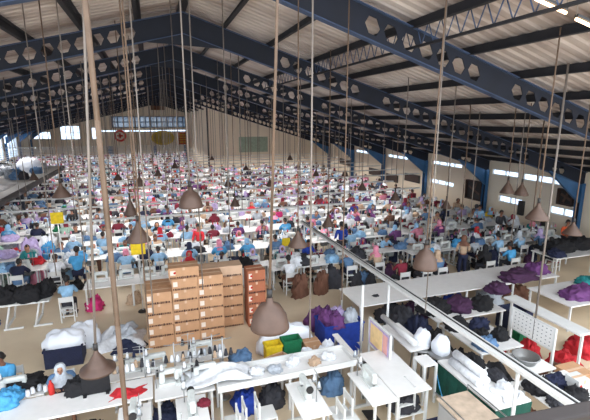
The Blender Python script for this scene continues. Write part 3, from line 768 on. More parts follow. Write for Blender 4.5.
for i, (x, y) in enumerate(((-.62, 8.75), (.15, 8.85), (.75, 8.95), (-2.9, 8.75))):
    multi('sewing_table', 'table', TB_M, (x, y, 0), PI, '%s sewing table behind the near worktables' % ('white', 'small white', 'narrow white', 'left')[i]) if i in (0, 2, 3) else None
    machine((x, y, .76) if i != 1 else (.05, 8.0, .8), PI, 'white sewing machine with steel thread stand, %s behind the near worktable' % ('first from the brown lamp', 'second from the brown lamp', 'third from the brown lamp', 'by the hooded seated person')[i], None, ('white', 'charcoal' if i == 2 else 'white'))
# things on the near left table
def basin(loc, r, h, m, label, cat='basin', name='basin'):
    b = MB(); b.lathe([(0, 0), (r*.75, 0), (r, h), (r*1.07, h), (r*1.07, h-.015), (r*1.02, h-.02), (r*.95, h-.02), (r*.72, .02), (0, .02)], (0, 0, 0), 24); o = b.build(name, m, None, loc); return tag(o, label, cat)
p = at(5, 404, .8); pile((p.x, p.y, .8), (.55, .45, .3), 'sky blue', 'bright blue plastic bundle on the near left end of the white worktable', v=2)
pile_at(22, 385, .8, (.8, .45, .2), 'black', 'black cloth on the worktable beside the bright blue bundle', v=1)
pile_at(78, 392, .8, (.42, .3, .34), 'black', 'black garment hanging over the worktable edge beneath the brown lamp', v=3)
for i, (px, py, c) in enumerate(((33, 393, 'white'), (40, 390, 'pale grey'), (28, 396, 'white'), (46, 391, 'white'))):
    p = at(px, py, .8); b = MB(); b.lathe([(0, 0), (.045, 0), (.045, .02), (.032, .12), (.015, .12), (0, .12)], (0, 0, 0), 12); o = b.build('thread_cone', F(c), None, (p.x, p.y, .8)); tag(o, '%s thread cone on the near left worktable, %s of the four' % (c, ('second', 'third', 'leftmost', 'rightmost')[i]), 'thread cone')
p = at(52, 394, .8); b = MB(); b.lathe([(0, 0), (.05, 0), (.055, .1), (.05, .2), (.022, .25), (.022, .29), (0, .29)], (0, 0, 0), 16); tag(b.build('bottle', 'label_red', None, (p.x, p.y, .8)), 'red bottle standing on the near left worktable', 'bottle')
sheet(-1.05, 7.75, -.45, 8.05, .8, .1, 'red', 'small pinkish red cloth lying on the near worktable', 5)
b = MB(); b.box((0, 0, .25), (.5, .04, .5), bev=.01); b.box((-.2, 0, .02), (.06, .2, .04)); b.box((.2, 0, .02), (.06, .2, .04)); p = at(98, 388, .8); tag(b.build('black_panel', 'fabric_black', None, (p.x, 8.1, .8)), 'small upright black panel on the worktable beneath the brown lamp', 'panel')
pile_at(288-84, 404, .8, (.22, .2, .1), 'maroon', 'dark red cloth scrap at the front of the near worktable', v=4)
# seated people near left
person((-2.08, 8.95, 0), PI+.15, 'lean', 'steel blue', 'pale grey', 'navy', 'seated person in grey blue headscarf and steel blue top facing the viewer', 1, 'skin_tan')
chair((-2.08, 8.98, 0), PI, 'white chair under the seated person in grey blue headscarf')
person((-3.16, 9.45, 0), PI-.5, 'sit', 'sky blue', None, 'black', 'seated person with black hair and sky blue shirt at the left edge', 1)
chair((-3.16, 9.48, 0), PI, 'white chair under the person in sky blue shirt at left edge')
# crates with white sacks
def crate(x, y, w, d, h, m, label, rz=0, cat='crate', name='crate'):
    t = thing(name, label, cat, (x, y, 0), rz); b = MB()
    for s in (-1, 1): b.box((0, s*(d/2-.012), h/2), (w, .024, h)); b.box((s*(w/2-.012), 0, h/2), (.024, d-.05, h))
    b.box((0, 0, .015), (w-.05, d-.05, .03)); b.build('walls', m, t)
    b = MB()
    for s in (-1, 1): b.box((0, s*(d/2+.005), h-.03), (w+.04, .03, .05)); b.box((s*(w/2+.005), 0, h-.03), (.03, d, .05))
    b.build('rim', m, t); return t
crate(-2.42, 11.0, .85, .55, .5, 'fabric_navy', 'dark blue crate heaped with white sacks behind the hooded person')
pile((-2.42, 11.05, .42), (.95, .65, .45), 'plastic_bag_white', 'large white plastic sack heaped on the dark blue crate', v=0)
pile((-2.1, 11.75, 0), (.8, .6, .7), 'plastic_bag_white', 'white plastic sack on the floor behind the dark blue crate', v=4)
sheet(-1.85, 11.1, -.55, 12.2, 0, .4, 'white', 'white sheets heaped on the floor left of the cartons', 8)
sheet(-1.35, 10.85, -.5, 11.25, 0, .28, 'navy', 'navy cloth bundle on the floor left of the cartons', 9)
sheet(-1.3, 11.3, -.75, 12.0, .3, .2, 'pale grey', 'pale grey cloth on top of the white sheets on the floor', 18)
# white bags with yellow and green ends
pile((3.0, 9.65, 0), (1.5, .7, .85), 'plastic_bag_white', 'big white plastic bag heap behind the near centre worktable', v=5)
crate(2.5, 9.12, .4, .3, .62, 'fabric_yellow', 'yellow plastic crate in front of the white bag heap')
crate(2.97, 9.12, .46, .3, .68, 'fabric_green', 'green plastic crate beside the yellow one')
carton(3.48, 9.0, 0, .42, .4, .55, 'brown carton right of the green crate', group=None)
def open_carton(x, y, z, w, d, h, label, rz=0):
    t = thing('open_carton', label, 'carton', (x, y, z), rz); b = MB()
    for s in (-1, 1): b.box((0, s*d/2, h/2), (w, .012, h)); b.box((s*w/2, 0, h/2), (.012, d, h))
    b.box((0, 0, .006), (w, d, .012)); b.build('box', 'carton', t)
    for s in (-1, 1):
        b = MB(); b.box((0, s*(d/2+.08), h-.04), (w, .2, .01), rx=-s*.6); b.build('flap', 'carton_light', t)
        b = MB(); b.box((s*(w/2+.08), 0, h-.05), (.2, d, .01), ry=s*.7); b.build('flap', 'carton_light', t)
open_carton(2.4, 8.45, .2, .62, .45, .36, 'open brown carton with spread flaps behind the near worktable', .3)
long_table(1.95, 2.98, 8.15, 8.7, .2, 'low bench carrying the open brown carton')
pile((1.62, 8.75, .5), (.5, .4, .3), 'steel blue', 'blue and grey garments left of the open carton', v=2)
long_table(1.4, 1.92, 8.5, 9.0, .5, 'low white stand under the blue garments')
p = at(206+36, 348, .3); pile((1.75, 9.35, 0), (.45, .35, .3), 'red', 'red and white bag on the floor before the brown stack', v=3)
for i, (x, y) in enumerate(((3.15, 8.45), (3.5, 8.35), (3.75, 8.6))):
    pile((x, y, .45), (.3, .28, .32), 'plastic_bag_white', 'white cloth roll behind the near worktable, %s of three' % ('left', 'middle', 'right')[i], v=i)
long_table(3.05, 3.95, 8.15, 8.75, .45, 'low white bench carrying three white rolls')
# blue bin of purple sacks
crate(4.62, 9.85, 1.15, .75, .6, 'fabric_royal_blue', 'large blue bin holding purple and white sacks', cat='bin', name='bin')
for i, (x, y, s_, c) in enumerate(((4.3, 9.9, .45, 'purple'), (4.62, 10.0, .42, 'lilac'), (4.9, 9.75, .4, 'pale grey'), (4.45, 9.65, .4, 'purple'))):
    pile((x, y, .5), (s_, s_, .42), c, '%s plastic sack in the blue bin, %s' % (c, ('at its left', 'at its back', 'at its right', 'at its front')[i]), v=i)
pile((4.35, 10.55, 0), (.8, .5, .75), 'purple', 'purple sacks on the floor behind the blue bin', v=1)
basin((4.35, 8.75, 0), .3, .4, 'fabric_royal_blue', 'round blue tub on the floor in front of the blue bin', 'tub', 'tub')

# centre-right: bright table, board, iron, bags
long_table(4.15, 4.95, 6.15, 7.75, .8, 'bright white table pointing toward the viewer right of the sewing machines', shelf=True)
pile((4.55, 6.5, .25), (.6, .5, .35), 'charcoal', 'grey cloth stored on the shelf under the bright white table', v=2)
b = MB(); b.box((0, 0, .12), (.9, .55, .24), bev=.02); tag(b.build('blue_bundle', 'fabric_navy', None, (5.2, 5.75, 0)), 'navy folded cloth stack on the floor by the bright white table', 'cloth')
long_table(3.95, 4.1, 7.2, 8.8, .78, 'narrow white bench behind the fourth sewing machine')
bd = thing('display_board', 'framed board with pale pink and yellow sheets on a white stand', 'board', (4.7, 7.8, 0))
b = MB(); b.box((0, 0, 1.02), (.03, .9, .62)); b.build('panel', 'fabric_lilac', bd)
b = MB(); b.box((-.018, .12, 1.02), (.006, .55, .5)); b.build('poster', mat('poster_yellow', (240, 206, 150), .7), bd)
b = MB(); b.box((-.02, -.28, 1.04), (.006, .18, .44)); b.build('poster', mat('poster_pink', (228, 168, 160), .7), bd)
b = MB()
for s in (-1, 1): b.box((0, 0, 1.02+s*.33), (.05, .96, .04)); b.box((0, s*.47, .68), (.05, .04, 1.36))
b.build('frame', 'white_paint', bd)
pt = MB(); pt.tube((4.72, 8.72, 0), (4.72, 8.72, 2.0), .035, n=10); tag(pt.build('white_post', 'white_paint'), 'slim white upright post beside the framed board', 'post')
# pressing station
ir = thing('ironing_station', 'white steam pressing arm on a grey stand left of the white bags', 'ironing station', (5.4, 8.0, 0))
b = MB(); b.tube((0, .85, 1.0), (0, -.6, 1.0), .07, n=14); b.build('arm', 'white_paint', ir)
b = MB(); b.box((.1, 0, .85), (.5, 1.3, .05), bev=.02); b.build('pressing_table', 'white_laminate', ir)
for s in (-1, 1): b = MB(); b.box((.1, s*.5, .42), (.06, .06, .82)); b.build('leg', 'white_paint', ir)
for i, (x, y) in enumerate(((5.72, 7.6), (5.95, 7.2))):
    t = thing('wrapped_machine', 'machine wrapped in a white plastic bag, %s of two beside the rail' % ('left', 'right')[i], 'machine', (x, y, 0)); b = MB(); b.blob((0, 0, .8), (.4, .38, .42), 60+i, .12, 16); b.build('plastic_cover', 'plastic_bag_white', t)
    b = MB(); b.lathe([(0, .74), (.28, .74), (.3, .78), (.28, .8), (0, .8)], (0, 0, 0), 20); b.build('round_base', 'steel', t)
    for a in range(3): b = MB(); b.tube((.2*math.cos(a*2.1), .2*math.sin(a*2.1), .76), (.26*math.cos(a*2.1), .26*math.sin(a*2.1), 0), .018, n=6); b.build('leg', 'steel', t)
# long white tables on the right
long_table(5.3, 12.9, 9.95, 11.35, .8, 'very long white cutting table crossing the right half', group=None)
long_table(11.0, 14.4, 8.0, 9.5, .8, 'white worktable at the right edge with purple pile and pale cloth')
pile_at(497, 291, .8, (.72, .55, .3), 'dark purple', 'left dark purple garment pile on the long white table', v=0)
pile((11.35, 10.2, .8), (1.25, .65, .33), 'dark purple', 'biggest dark purple garment pile in middle of the long white table', v=3)
pile((12.45, 10.5, .8), (.7, .6, .4), 'purple', 'small purple garment pile at the right end of the long white table', v=5)
pile((12.0, 8.5, .8), (1.2, .7, .33), 'purple', 'purple and lilac pile on the right edge worktable', v=2)
pile((13.1, 9.15, .8), (.7, .5, .25), 'teal', 'turquoise cloth on the right edge worktable', v=4)
pile((6.1, 10.45, .8), (.2, .12, .06), 'charcoal', 'tiny dark tape dispenser on the left end of the long white table', v=1)
for i, (x, c, s_) in enumerate(((7.6, 'dark purple', .9), (9.0, 'royal blue', .8), (6.6, 'charcoal', .8), (10.4, 'pale grey', .7), (11.5, 'brown', .7))):
    pile((x, 10.4, 0), (s_, .7, .5), c, '%s bundle stored under the long white table' % c, v=i)
# black garment table and surroundings
long_table(6.9, 9.2, 8.55, 9.55, .74, 'white table buried under black and dark purple garments')
long_table(6.85, 8.1, 6.9, 8.4, .74, 'white table with round black bundles behind the rail')
for i, (x, y, s_, c) in enumerate(((7.3, 9.2, 1.0, 'black'), (8.0, 9.1, .9, 'dark purple'), (8.7, 8.95, .7, 'black'), (7.15, 8.1, .55, 'black'), (7.65, 7.9, .5, 'navy'), (7.3, 7.45, .45, 'black'), (7.8, 7.35, .42, 'black'), (7.15, 7.1, .5, 'steel blue'))):
    pile((x, y, .74), (s_, s_*.75, .32), c, '%s garment heap right of the white bags, %s from the long table' % (c, ordinal(i+1)), rnd.uniform(-.5, .5), v=i % 6)
for i, (x, y) in enumerate(((6.55, 8.9), (6.5, 8.1), (6.4, 9.5))):
    pile((x, y, 0), (.7, .8, .85), ('navy', 'black', 'charcoal')[i], '%s cloth heap on the floor between pressing station and garment table' % ('navy', 'black', 'dark grey')[i], v=i)
crate(9.75, 8.75, .75, .6, .62, 'fabric_navy', 'navy blue bin standing under the near edge of the long table', cat='bin', name='bin')
crate(9.0, 7.85, .3, .3, .5, 'fabric_green', 'small green bin next to the perforated panel', cat='bin', name='bin')
# perforated panel frame with red cloth
pf = thing('perforated_panel', 'white perforated panel hung on a frame above red cloth', 'panel', (8.35, 6.95, 0))
b = MB(); b.box((0, 0, 1.12), (.03, 1.15, .5)); b.build('panel', 'white_laminate', pf)
b = MB()
for i in range(10):
    for j in range(5): b.box((-.017, -.5+i*.11, .93+j*.095), (.004, .03, .02))
b.build('perforations', 'machine_grey', pf)
b = MB()
for s in (-1, 1): b.box((0, s*.6, .7), (.05, .05, 1.4)); b.box((0, 0, 1.12+s*.27), (.04, 1.2, .03))
b.build('frame', 'white_paint', pf)
for i, (x, y, w_, h_) in enumerate(((8.75, 7.3, .5, .6), (9.15, 6.65, .65, .55), (10.4, 7.1, .7, .5), (8.4, 7.9, .4, .4))):
    pile((x, y, 0), (w_, w_, h_), 'red', 'bright red cloth heap, %s' % ('behind the perforated panel', 'right of the perforated panel', 'at the right picture edge', 'left of the perforated panel')[i], v=i)
basin((7.55, 6.35, .74), .27, .16, 'steel', 'round steel basin in front of the perforated panel')
long_table(7.15, 8.0, 5.95, 6.75, .74, 'small white table carrying the steel basin')
carton(8.55, 5.95, 0, .55, .5, .6, 'brown carton standing in front of the red cloth', group=None)
carton(9.25, 5.85, 0, .5, .5, .4, 'pale brown carton farther right in front of red cloth', 'carton_light', group=None)
t = thing('lidded_tray', 'long white tray on legs right of the perforated panel', 'tray', (9.0, 7.2, 0))
b = MB(); b.box((0, 0, 1.28), (.42, 2.2, .05), bev=.01); b.build('tray', 'white_paint', t)
for s in (-1, 1): b = MB(); b.box((0, s*1.0, .63), (.05, .05, 1.26)); b.build('leg', 'white_paint', t)
# green-clothed table with white rolled mats
gt = thing('draped_table', 'table draped with dark green cloth carrying rolled white mats', 'table', (6.1, 6.1, 0))
b = MB(); b.box((0, 0, .77), (.85, 1.7, .05), bev=.01); b.build('tabletop', 'white_laminate', gt)
b = MB(); n = 40
def drape(path, z0, z1, amp):
    vs = []; k = len(path)
    for j, z in enumerate((z0, (z0+z1)/2, z1)):
        for i, (x, y, nx, ny) in enumerate(path): o_ = amp*j*.5*math.sin(i*1.1); vs.append((x+nx*o_, y+ny*o_, z))
    return vs, [(j*k+i, j*k+i+1, (j+1)*k+i+1, (j+1)*k+i) for j in range(2) for i in range(k-1)]
pth = [(-.44, .84-i*1.68/24, -1, 0) for i in range(25)]+[(-.44+i*.88/14, -.86, 0, -1) for i in range(15)]
vs, fs = drape(pth, .75, .06, .05); b.add(vs, fs, 0, True); vs2, fs2 = drape([(x+nx*-.01, y+ny*-.01, nx, ny) for x, y, nx, ny in pth], .75, .06, .05); b.add(vs2, fs2, 0, True); b.build('drape', 'fabric_dark_green', gt)
for sx in (-1, 1):
    for sy_ in (-1, 1): b = MB(); b.box((sx*.36, sy_*.78, .37), (.05, .05, .74)); b.build('leg', 'white_paint', gt)
for i, (dx, dz) in enumerate(((-.24, 0), (-.06, 0), (-.15, .16))):
    b = MB(); b.tube((0, -.42, .088), (0, .42, .088), .088, n=16); b.box((0, 0, .085), (.1, .83, .16), bev=.04); o = b.build('rolled_mat', 'fabric_white', None, (6.1+dx, 6.3, .795+dz)); tag(o, 'rolled white mat on the green draped table, %s of three' % ('left', 'right', 'topmost')[i], 'rolled mat')
sheet(6.0, 5.25, 6.5, 5.75, .795, .12, 'white', 'white cloth at the near end of the green draped table', 12)
p = at(482, 400, .5); b = MB(); b.lathe([(0, 0), (.07, 0), (.075, .2), (.05, .28), (.025, .3), (.025, .36), (0, .36)], (0, 0, 0), 16); b.lathe([(0, .36), (.03, .36), (.03, .4), (0, .4)], (0, 0, 0), 12)
b.build('b', 'white_paint'); bo = bpy.data.objects['b']; bo.name = 'spray_bottle'; bo.location = (5.5, 5.5, .0); tag(bo, 'white plastic bottle in front of the green drape', 'bottle')
h_ = MB(); pts = []
for i in range(24): a = i/23; pts.append((5.56-.1*math.sin(a*3.1), 6.9-1.3*a, .78-.7*math.sin(a*PI*.9)+.06)); 
h_.path(pts, .014, 6); tag(h_.build('hose', 'fabric_sky_blue'), 'thin pale blue hose looping down beside the green drape', 'hose')
long_table(6.75, 8.1, 4.9, 5.85, .74, 'white table with black cloth at the lower right')
sheet(6.8, 5.35, 7.5, 5.8, .74, .16, 'black', 'flat black cloth on the lower right table', 14)
sheet(6.65, 6.1, 7.1, 6.85, .5, .25, 'black', 'black cloth bundle behind the rolled white mats', 15)
long_table(6.62, 7.12, 6.05, 6.88, .5, 'low stand under the black cloth bundle')
carton(7.75, 5.3, .74, .3, .3, .26, 'white box with red mark on the lower right table', 'white_paint', group=None, red=True)
for i, (x, y, z, s_, c) in enumerate(((6.36, 6.6, .795, .5, 'black'), (6.38, 6.0, .795, .42, 'charcoal'), (6.25, 5.65, .795, .3, 'white'))):
    pile((x, y, z), (s_*.7, s_, .2), c, '%s cloth heap on the green draped table, %s from its far end' % (c, ordinal(i+1)), v=i)
for i, (x, y, s_, c) in enumerate(((7.0, 5.5, .55, 'black'), (7.5, 5.55, .5, 'navy'), (7.45, 5.1, .5, 'black'), (7.0, 5.05, .45, 'charcoal'))):
    pile((x, y, .74), (s_, s_*.7, .2), c, '%s cloth heap on the lower right white table, %s of four' % (c, ordinal(i+1)), v=i)
for i, (x, y, s_, c) in enumerate(((8.3, 5.3, .7, 'charcoal'), (6.7, 7.5, .6, 'black'), (8.5, 6.4, .5, 'brown'), (6.7, 5.5, .5, 'brown'), (9.3, 7.9, .5, 'navy'))):
    pile((x, y, 0), (s_, s_*.8, s_), c, '%s heap on the floor around the lower right tables, %s of five' % (c, ordinal(i+1)), v=i)
for i, (x, y, rz) in enumerate(((1.15, 6.9, PI/2), (1.75, 6.95, -PI/2), (1.3, 6.2, PI/2), (3.2, 6.3, -PI/2))): chair((x, y, 0), rz, 'white chair standing between the four sewing tables at the bottom, %s' % ('far left', 'far right', 'near left', 'beside the third table')[i])
basin((1.55, 7.0, 0), .26, .42, 'fabric_royal_blue', 'blue round tub under the trough table between chairs', 'tub', 'tub') if False else pile((1.5, 7.75, 0), (.5, .45, .5), 'royal blue', 'blue bag on the floor under the left end of the trough table', v=1)
for i, (x, c) in enumerate(((2.1, 'charcoal'), (2.8, 'tan'), (3.5, 'steel blue'), (-.1, 'navy'), (.5, 'brown'), (-1.4, 'black'), (-2.2, 'maroon'))):
    pile((x, 7.75, 0), (.5, .45, .5), c, '%s heap on the floor beneath the near worktables' % c, v=i % 6)
# grey cabinet bottom right
cb = thing('grey_cabinet', 'pale grey metal cabinet with worn top at the bottom edge', 'cabinet', (4.9, 4.75, 0), 0)
b = MB(); b.box((0, 0, .53), (.62, 1.5, 1.06), bev=.01); b.build('body', 'wall_grey', cb)
b = MB(); b.box((0, 0, 1.08), (.68, 1.56, .04), bev=.01); b.build('top', mat('worn_top', (190, 170, 150), .6, var=.2), cb)
for s in (-1, 1):
    d_ = MB(); d_.box((-.32, s*.36, .53), (.02, .68, .98), bev=.004); dd = d_.build('door', 'wall_grey', cb); MB().box((-.34, s*.06, .6), (.02, .02, .16)).build('handle', 'steel', dd)
tr = MB(); 
for s in (-1, 1): tr.tube((s*.36, -.8, 1.2), (s*.36, .8, 1.2), .012, n=6); tr.tube((s*.36, -.8, 1.1), (s*.36, -.8, 1.2), .012, n=6); tr.tube((s*.36, .8, 1.1), (s*.36, .8, 1.2), .012, n=6)
tr.build('guard_rail', 'steel', cb)
# overhead rail along the hall on posts
rl = thing('overhead_rail', 'long white overhead cable rail running from mid hall to the lower right', 'rail', (5.5, 9.3, 0))
b = MB(); b.prism([(-.1, 1.97), (.1, 1.97), (.1, 2.03), (.08, 2.03), (.08, 2.0), (-.08, 2.0), (-.08, 2.03), (-.1, 2.03)], 'y', -6.0, 6.3); b.build('channel', 'white_paint', rl)
b = MB(); b.tube((.06, -6, 2.012), (.06, 6.2, 2.012), .012, n=6); b.build('cable', 'dark_metal', rl)
for y in (-4.55, .72-1.2, 5.9): b = MB(); b.tube((0.02, y, 0), (0.02, y, 1.97), .032, n=10); b.build('post', 'white_paint', rl)
# white frames around bags
fr = thing('garment_rack', 'white tube rack with two uprights behind the grey cabinet', 'rack', (5.28, 6.85, 0))
b = MB(); b.box((0, 0, .92), (.34, .4, .03)); b.build('shelf', 'white_laminate', fr)
for sx in (-1, 1):
    for s in (-1, 1): b = MB(); b.box((sx*.15, s*.18, .45), (.045, .045, .9)); b.build('leg', 'white_paint', fr)

# right wall corner heap and extra machines around the near centre
long_table(14.4, 18.3, 11.3, 12.5, .8, 'white table by the right wall loaded with black cloth')
for i, (x, y, s_) in enumerate(((15.4, 12.1, 1.4), (16.6, 12.2, 1.3), (17.6, 12.0, 1.0))): pile((x, y, .8), (s_, .8, .5), 'black', 'black cloth heap on the table by the right wall, %s of three' % ('left', 'middle', 'right')[i], v=i)
pile((14.7, 11.6, .8), (.6, .5, .3), 'navy', 'navy cloth heap at the near left of the right wall table', v=3)
for i, (x, y, z, rz) in enumerate(((.35, 8.0, .8, 0.3), (-.25, 8.75, .76, PI), (.72, 7.95, .8, PI))):
    machine((x, y, z), rz, 'extra white sewing machine crowded around the near centre, %s of three' % ('left', 'back', 'right')[i], None, (('charcoal', 'black'), ('white', 'navy'), ('black', 'white'))[i])
for i, (x, y) in enumerate(((-.85, 8.35), (-.45, 8.42), (.15, 8.4), (.5, 8.45), (.95, 8.5), (1.15, 8.3))):
    t = thing('thread_rack', 'tall steel thread rack, %s from the left behind the near worktables' % ordinal(i+1), 'thread rack', (x, y, 0), rnd.uniform(-.3, .3)); b = MB(); b.tube((0, 0, 0), (0, 0, 1.45), .014, n=6); b.tube((-.2, 0, 1.4), (.2, 0, 1.4), .01, n=6); b.tube((-.2, 0, 1.0), (.2, 0, 1.0), .012, n=6); b.lathe([(0, 0), (.15, 0), (.12, .03), (0, .04)], n=12); b.build('stand', 'steel', t)
    for k, xx in enumerate((-.17, -.05, .07, .18)):
        b = MB(); b.lathe([(0, 0), (.045, 0), (.045, .02), (.022, .15), (0, .15)], (xx, 0, 1.01), 10); b.build('thread_cone', F(rnd.choice(['white', 'white', 'pale grey', 'charcoal', 'tan'])), t)
for i, (x, y, c, s_) in enumerate(((1.75, 7.75, 'white', .34), (2.15, 7.7, 'pale grey', .3), (2.6, 7.85, 'white', .32), (3.05, 7.7, 'tan', .26), (3.4, 7.8, 'white', .34))):
    pile((x, y, .8), (s_, s_*.7, .16), c, '%s small cloth bundle in the rimmed trough table, %s from the left' % (c, ordinal(i+1)), rnd.uniform(-.6, .6), v=i)
for i in range(34):
    x = 4.2+i*.36+rnd.uniform(-.1, .1); y = 13.05+rnd.uniform(-.25, .25) if i % 2 else 15.5+rnd.uniform(-.3, .3); s_ = rnd.uniform(.45, .8); c = rnd.choice(['black', 'black', 'charcoal', 'navy', 'black', 'brown', 'dark purple', 'maroon'])
    if all((x-a)**2+(y-c_)**2 > .4 for a, c_ in SPECIAL):
        pile((x, y, 0), (s_*.8, s_*.6, s_*1.1), c, '%s cloth heap on the floor behind the long cutting table, %s from the left' % (c, ordinal(i+1)), rnd.uniform(0, 3), group='dark cloth heaps behind the cutting table')
# ------------------------------------------------------------------ mid left: black pile table, front white table, named workers
tt = thing('trestle_table', 'trestle table with slanted white legs piled with black cloth', 'table', (-3.95, 13.75, 0))
b = MB(); b.box((0, 0, .74), (1.5, .8, .05)); b.build('tabletop', 'white_paint', tt)
for s in (-1, 1):
    b = MB(); b.tube((s*.38+.1, -.34, .72), (s*.38-.05, -.42, .03), .03, n=8); b.tube((s*.38+.1, .34, .72), (s*.38-.05, .42, .03), .03, n=8); b.box((s*.38-.05, 0, .03), (.06, .9, .05)); b.build('trestle', 'white_paint', tt)
    b = MB(); b.box((s*.38+.15, -.42, .03), (.5, .05, .05)); b.build('foot', 'white_paint', tt)
for i, (x, y, s_) in enumerate(((-4.35, 13.7, .7), (-3.75, 13.65, .75), (-3.4, 13.9, .5))): pile((x, y, .765), (s_, .6, .5), 'black', 'black cloth heap on the trestle table, %s of three' % ('left', 'middle', 'right')[i], v=i)
pile((-4.9, 13.6, 0), (.5, .4, .5), 'royal blue', 'royal blue bag on the floor at the left edge beside the trestle table', v=2)
person((-2.75, 13.55, 0), 0, 'sit', 'pale blue', None, 'charcoal', 'worker in very pale blue shirt seen from behind on a chair by the trestle table', 1)
chair((-2.75, 13.5, 0), 0, 'white chair of the pale shirted worker beside the trestle table')
person((-2.85, 16.2, 0), 0, 'sit', 'sky blue', None, 'navy', 'broad worker in sky blue shirt seen from behind, left of the thick brown pole', 1, s=1.12)
pile((-2.9, 14.2, 0), (.4, .4, .3), 'white', 'small white bag beside the trestle table worker', v=1)
long_table(-2.35, .55, 13.85, 14.75, .8, 'long white table in mid hall left of the cartons')
for i, x in enumerate((-1.9, -1.1, -.4, .25)): machine((x, 14.45, .8), PI, 'white sewing machine on the mid hall white table, %s of four' % ('leftmost', 'second', 'third', 'rightmost')[i], None, ('white', 'pale blue'))
pile((-2.1, 14.1, 0), (.5, .45, .45), 'magenta', 'bright pink bag under the left end of the mid hall white table', v=3)
pile((-.9, 14.2, 0), (.45, .4, .4), 'tan', 'tan bucket shaped bundle under the mid hall white table', v=2)
for i, (px, c, sc_) in enumerate(((403, 'maroon', None), (440, 'steel blue', 'tan'), (511, 'sky blue', None), (552, 'royal blue', None), (425, 'pale blue', 'white'), (487, 'black', 'black'))):
    p = at(px, 276, .45); y = 12.05
    d = ray(px, 268); X = d.x/d.y*y
    person((X, y, 0), 0, 'sit', c, sc_, 'charcoal', 'worker in %s top seated just behind the long white cutting table' % c, 1); chair((X, y, 0), 0, 'white chair of the worker in %s top behind the cutting table' % c)
# ------------------------------------------------------------------ left platform
pl = thing('platform', 'raised platform with dark edge at the far left', 'platform', (-11.95, 28.7, 0))
b = MB(); b.box((0.1, 0, 2.42), (10.4, 16.6, .12)); b.build('deck', 'white_paint', pl)
b = MB(); b.box((5.32, 0, 2.34), (.08, 16.6, .3)); b.box((0.1, -8.32, 2.34), (10.4, .08, .3)); b.build('edge_beam', 'dark_metal', pl)
for y in (-8, -2.7, 2.7, 8): b = MB(); b.box((5.1, y, 1.18), (.14, .14, 2.36)); b.build('leg', 'navy_steel', pl)
for i in range(26):
    x = rnd.uniform(-11.2, -7.2); y = rnd.uniform(28.0, 36.6); c = ('pale grey', 'charcoal', 'white', 'pale grey', 'steel blue')[i % 5]; s_ = rnd.uniform(.5, .9)
    pile((x, y, 2.48), (s_, s_, .5), c, '%s goods bundle lying on the raised left platform, %s placed' % (c, ordinal(i+1)), group='bundles on the left platform')
pile((-8.0, 33.0, 2.48), (1.5, 1.1, 1.1), 'plastic_bag_white', 'bright white sack at the edge of the raised left platform', v=1)
sheet(-10.5, 22.0, -7.3, 27.2, 2.48, .3, 'white', 'white sheeting spread on the near end of the left platform', 31)

rail(24.5, -16.5, -7.4, 0, 4.2, 'added light rail brightening the near end of the left platform')  # rail lamp added to brighten the dark platform deck
rail(32.5, -16.5, -7.4, 0, 4.2, 'added light rail brightening the far end of the left platform')  # second added lamp, for the far half of the deck
for i, (x, y) in enumerate(((-6.9, 18.6), (-6.6, 21.0), (-5.6, 18.3))): long_table(x-.9, x+.9, y-.5, y+.5, .78, 'white sorting table heaped with coloured cloth at the left edge, %s from the viewer' % ordinal(i+1), group='sorting tables at the left edge')
i = 0
for y in (17.3, 18.4, 18.9, 20.2, 21.0, 21.7):
    x = -.335*y-.6
    while x < -.335*y+2.4:
        on = any(abs(x-a) < .8 and abs(y-c) < .42 for a, c in ((-6.9, 18.6), (-6.6, 21.0), (-5.6, 18.3))); i += 1
        c = rnd.choice(['pink', 'white', 'pale blue', 'steel blue', 'red', 'white', 'sage green', 'pink', 'lilac', 'pale grey', 'green', 'sky blue']); s_ = rnd.uniform(.5, .9)
        pile((x, y, .78 if on else 0), (s_, s_*.8, s_*(.5 if on else 1.1)), c, '%s cloth heap at the left edge of mid hall, %s counted from the nearest' % (c, ordinal(min(i, 49))), rnd.uniform(0, 3), group='cloth heaps at the left edge'); x += rnd.uniform(.55, .8)
# ------------------------------------------------------------------ signs on the far wall
b = MB(); b.box(((-7.6+8.9)/2, YF-.35, 2.95), (16.4, .5, 2.3)); struct('trim_3', b, 'wall_cream')
t = thing('round_sign', 'red round emblem on the white band at the far end', 'sign', (-4.75, YF-.62, 3.5))
b = MB(); b.tube((0, 0, 0), (0, -.05, 0), .95, n=28); b.build('disc', 'label_red', t)
b = MB(); b.tube((0, -.05, 0), (0, -.07, 0), .62, n=24); b.build('ring', 'carton_label', t); b = MB(); b.box((0, -.08, 0), (.9, .02, .25)); b.box((0, -.08, 0), (.25, .02, .8)); b.build('symbol', 'label_red', t)
t = thing('oval_sign', 'large yellow oval sign on the far end band', 'sign', (1.85, YF-.62, 3.1)); n = 32
b = MB(); b.prism([(1.85*math.cos(2*PI*i/n), 1.2*math.sin(2*PI*i/n)) for i in range(n)], 'y', -.06, 0); b.build('board', mat('sign_yellow', (196, 166, 40), .6), t)
b = MB(); b.prism([(1.5*math.cos(2*PI*i/n), .9*math.sin(2*PI*i/n)) for i in range(n)], 'y', -.08, -.06); b.build('inner_oval', mat('sign_olive', (170, 146, 50), .6), t)
for i, x in enumerate((5.2, 7.4)):
    t = thing('banner', 'orange red banner with yellow writing, %s of two at the far end' % ('left', 'right')[i], 'banner', (x, YF-.62, 2.95)); b = MB(); b.box((0, -.03, 0), (2.0, .04, 2.0)); b.build('cloth', mat('banner_orange', (186, 84, 40), .7), t)
    b = MB()
    for z in (.6, .2, -.2, -.6): b.box((0, -.06, z), (1.6, .02, .14))
    b.build('writing', 'sign_yellow', t)
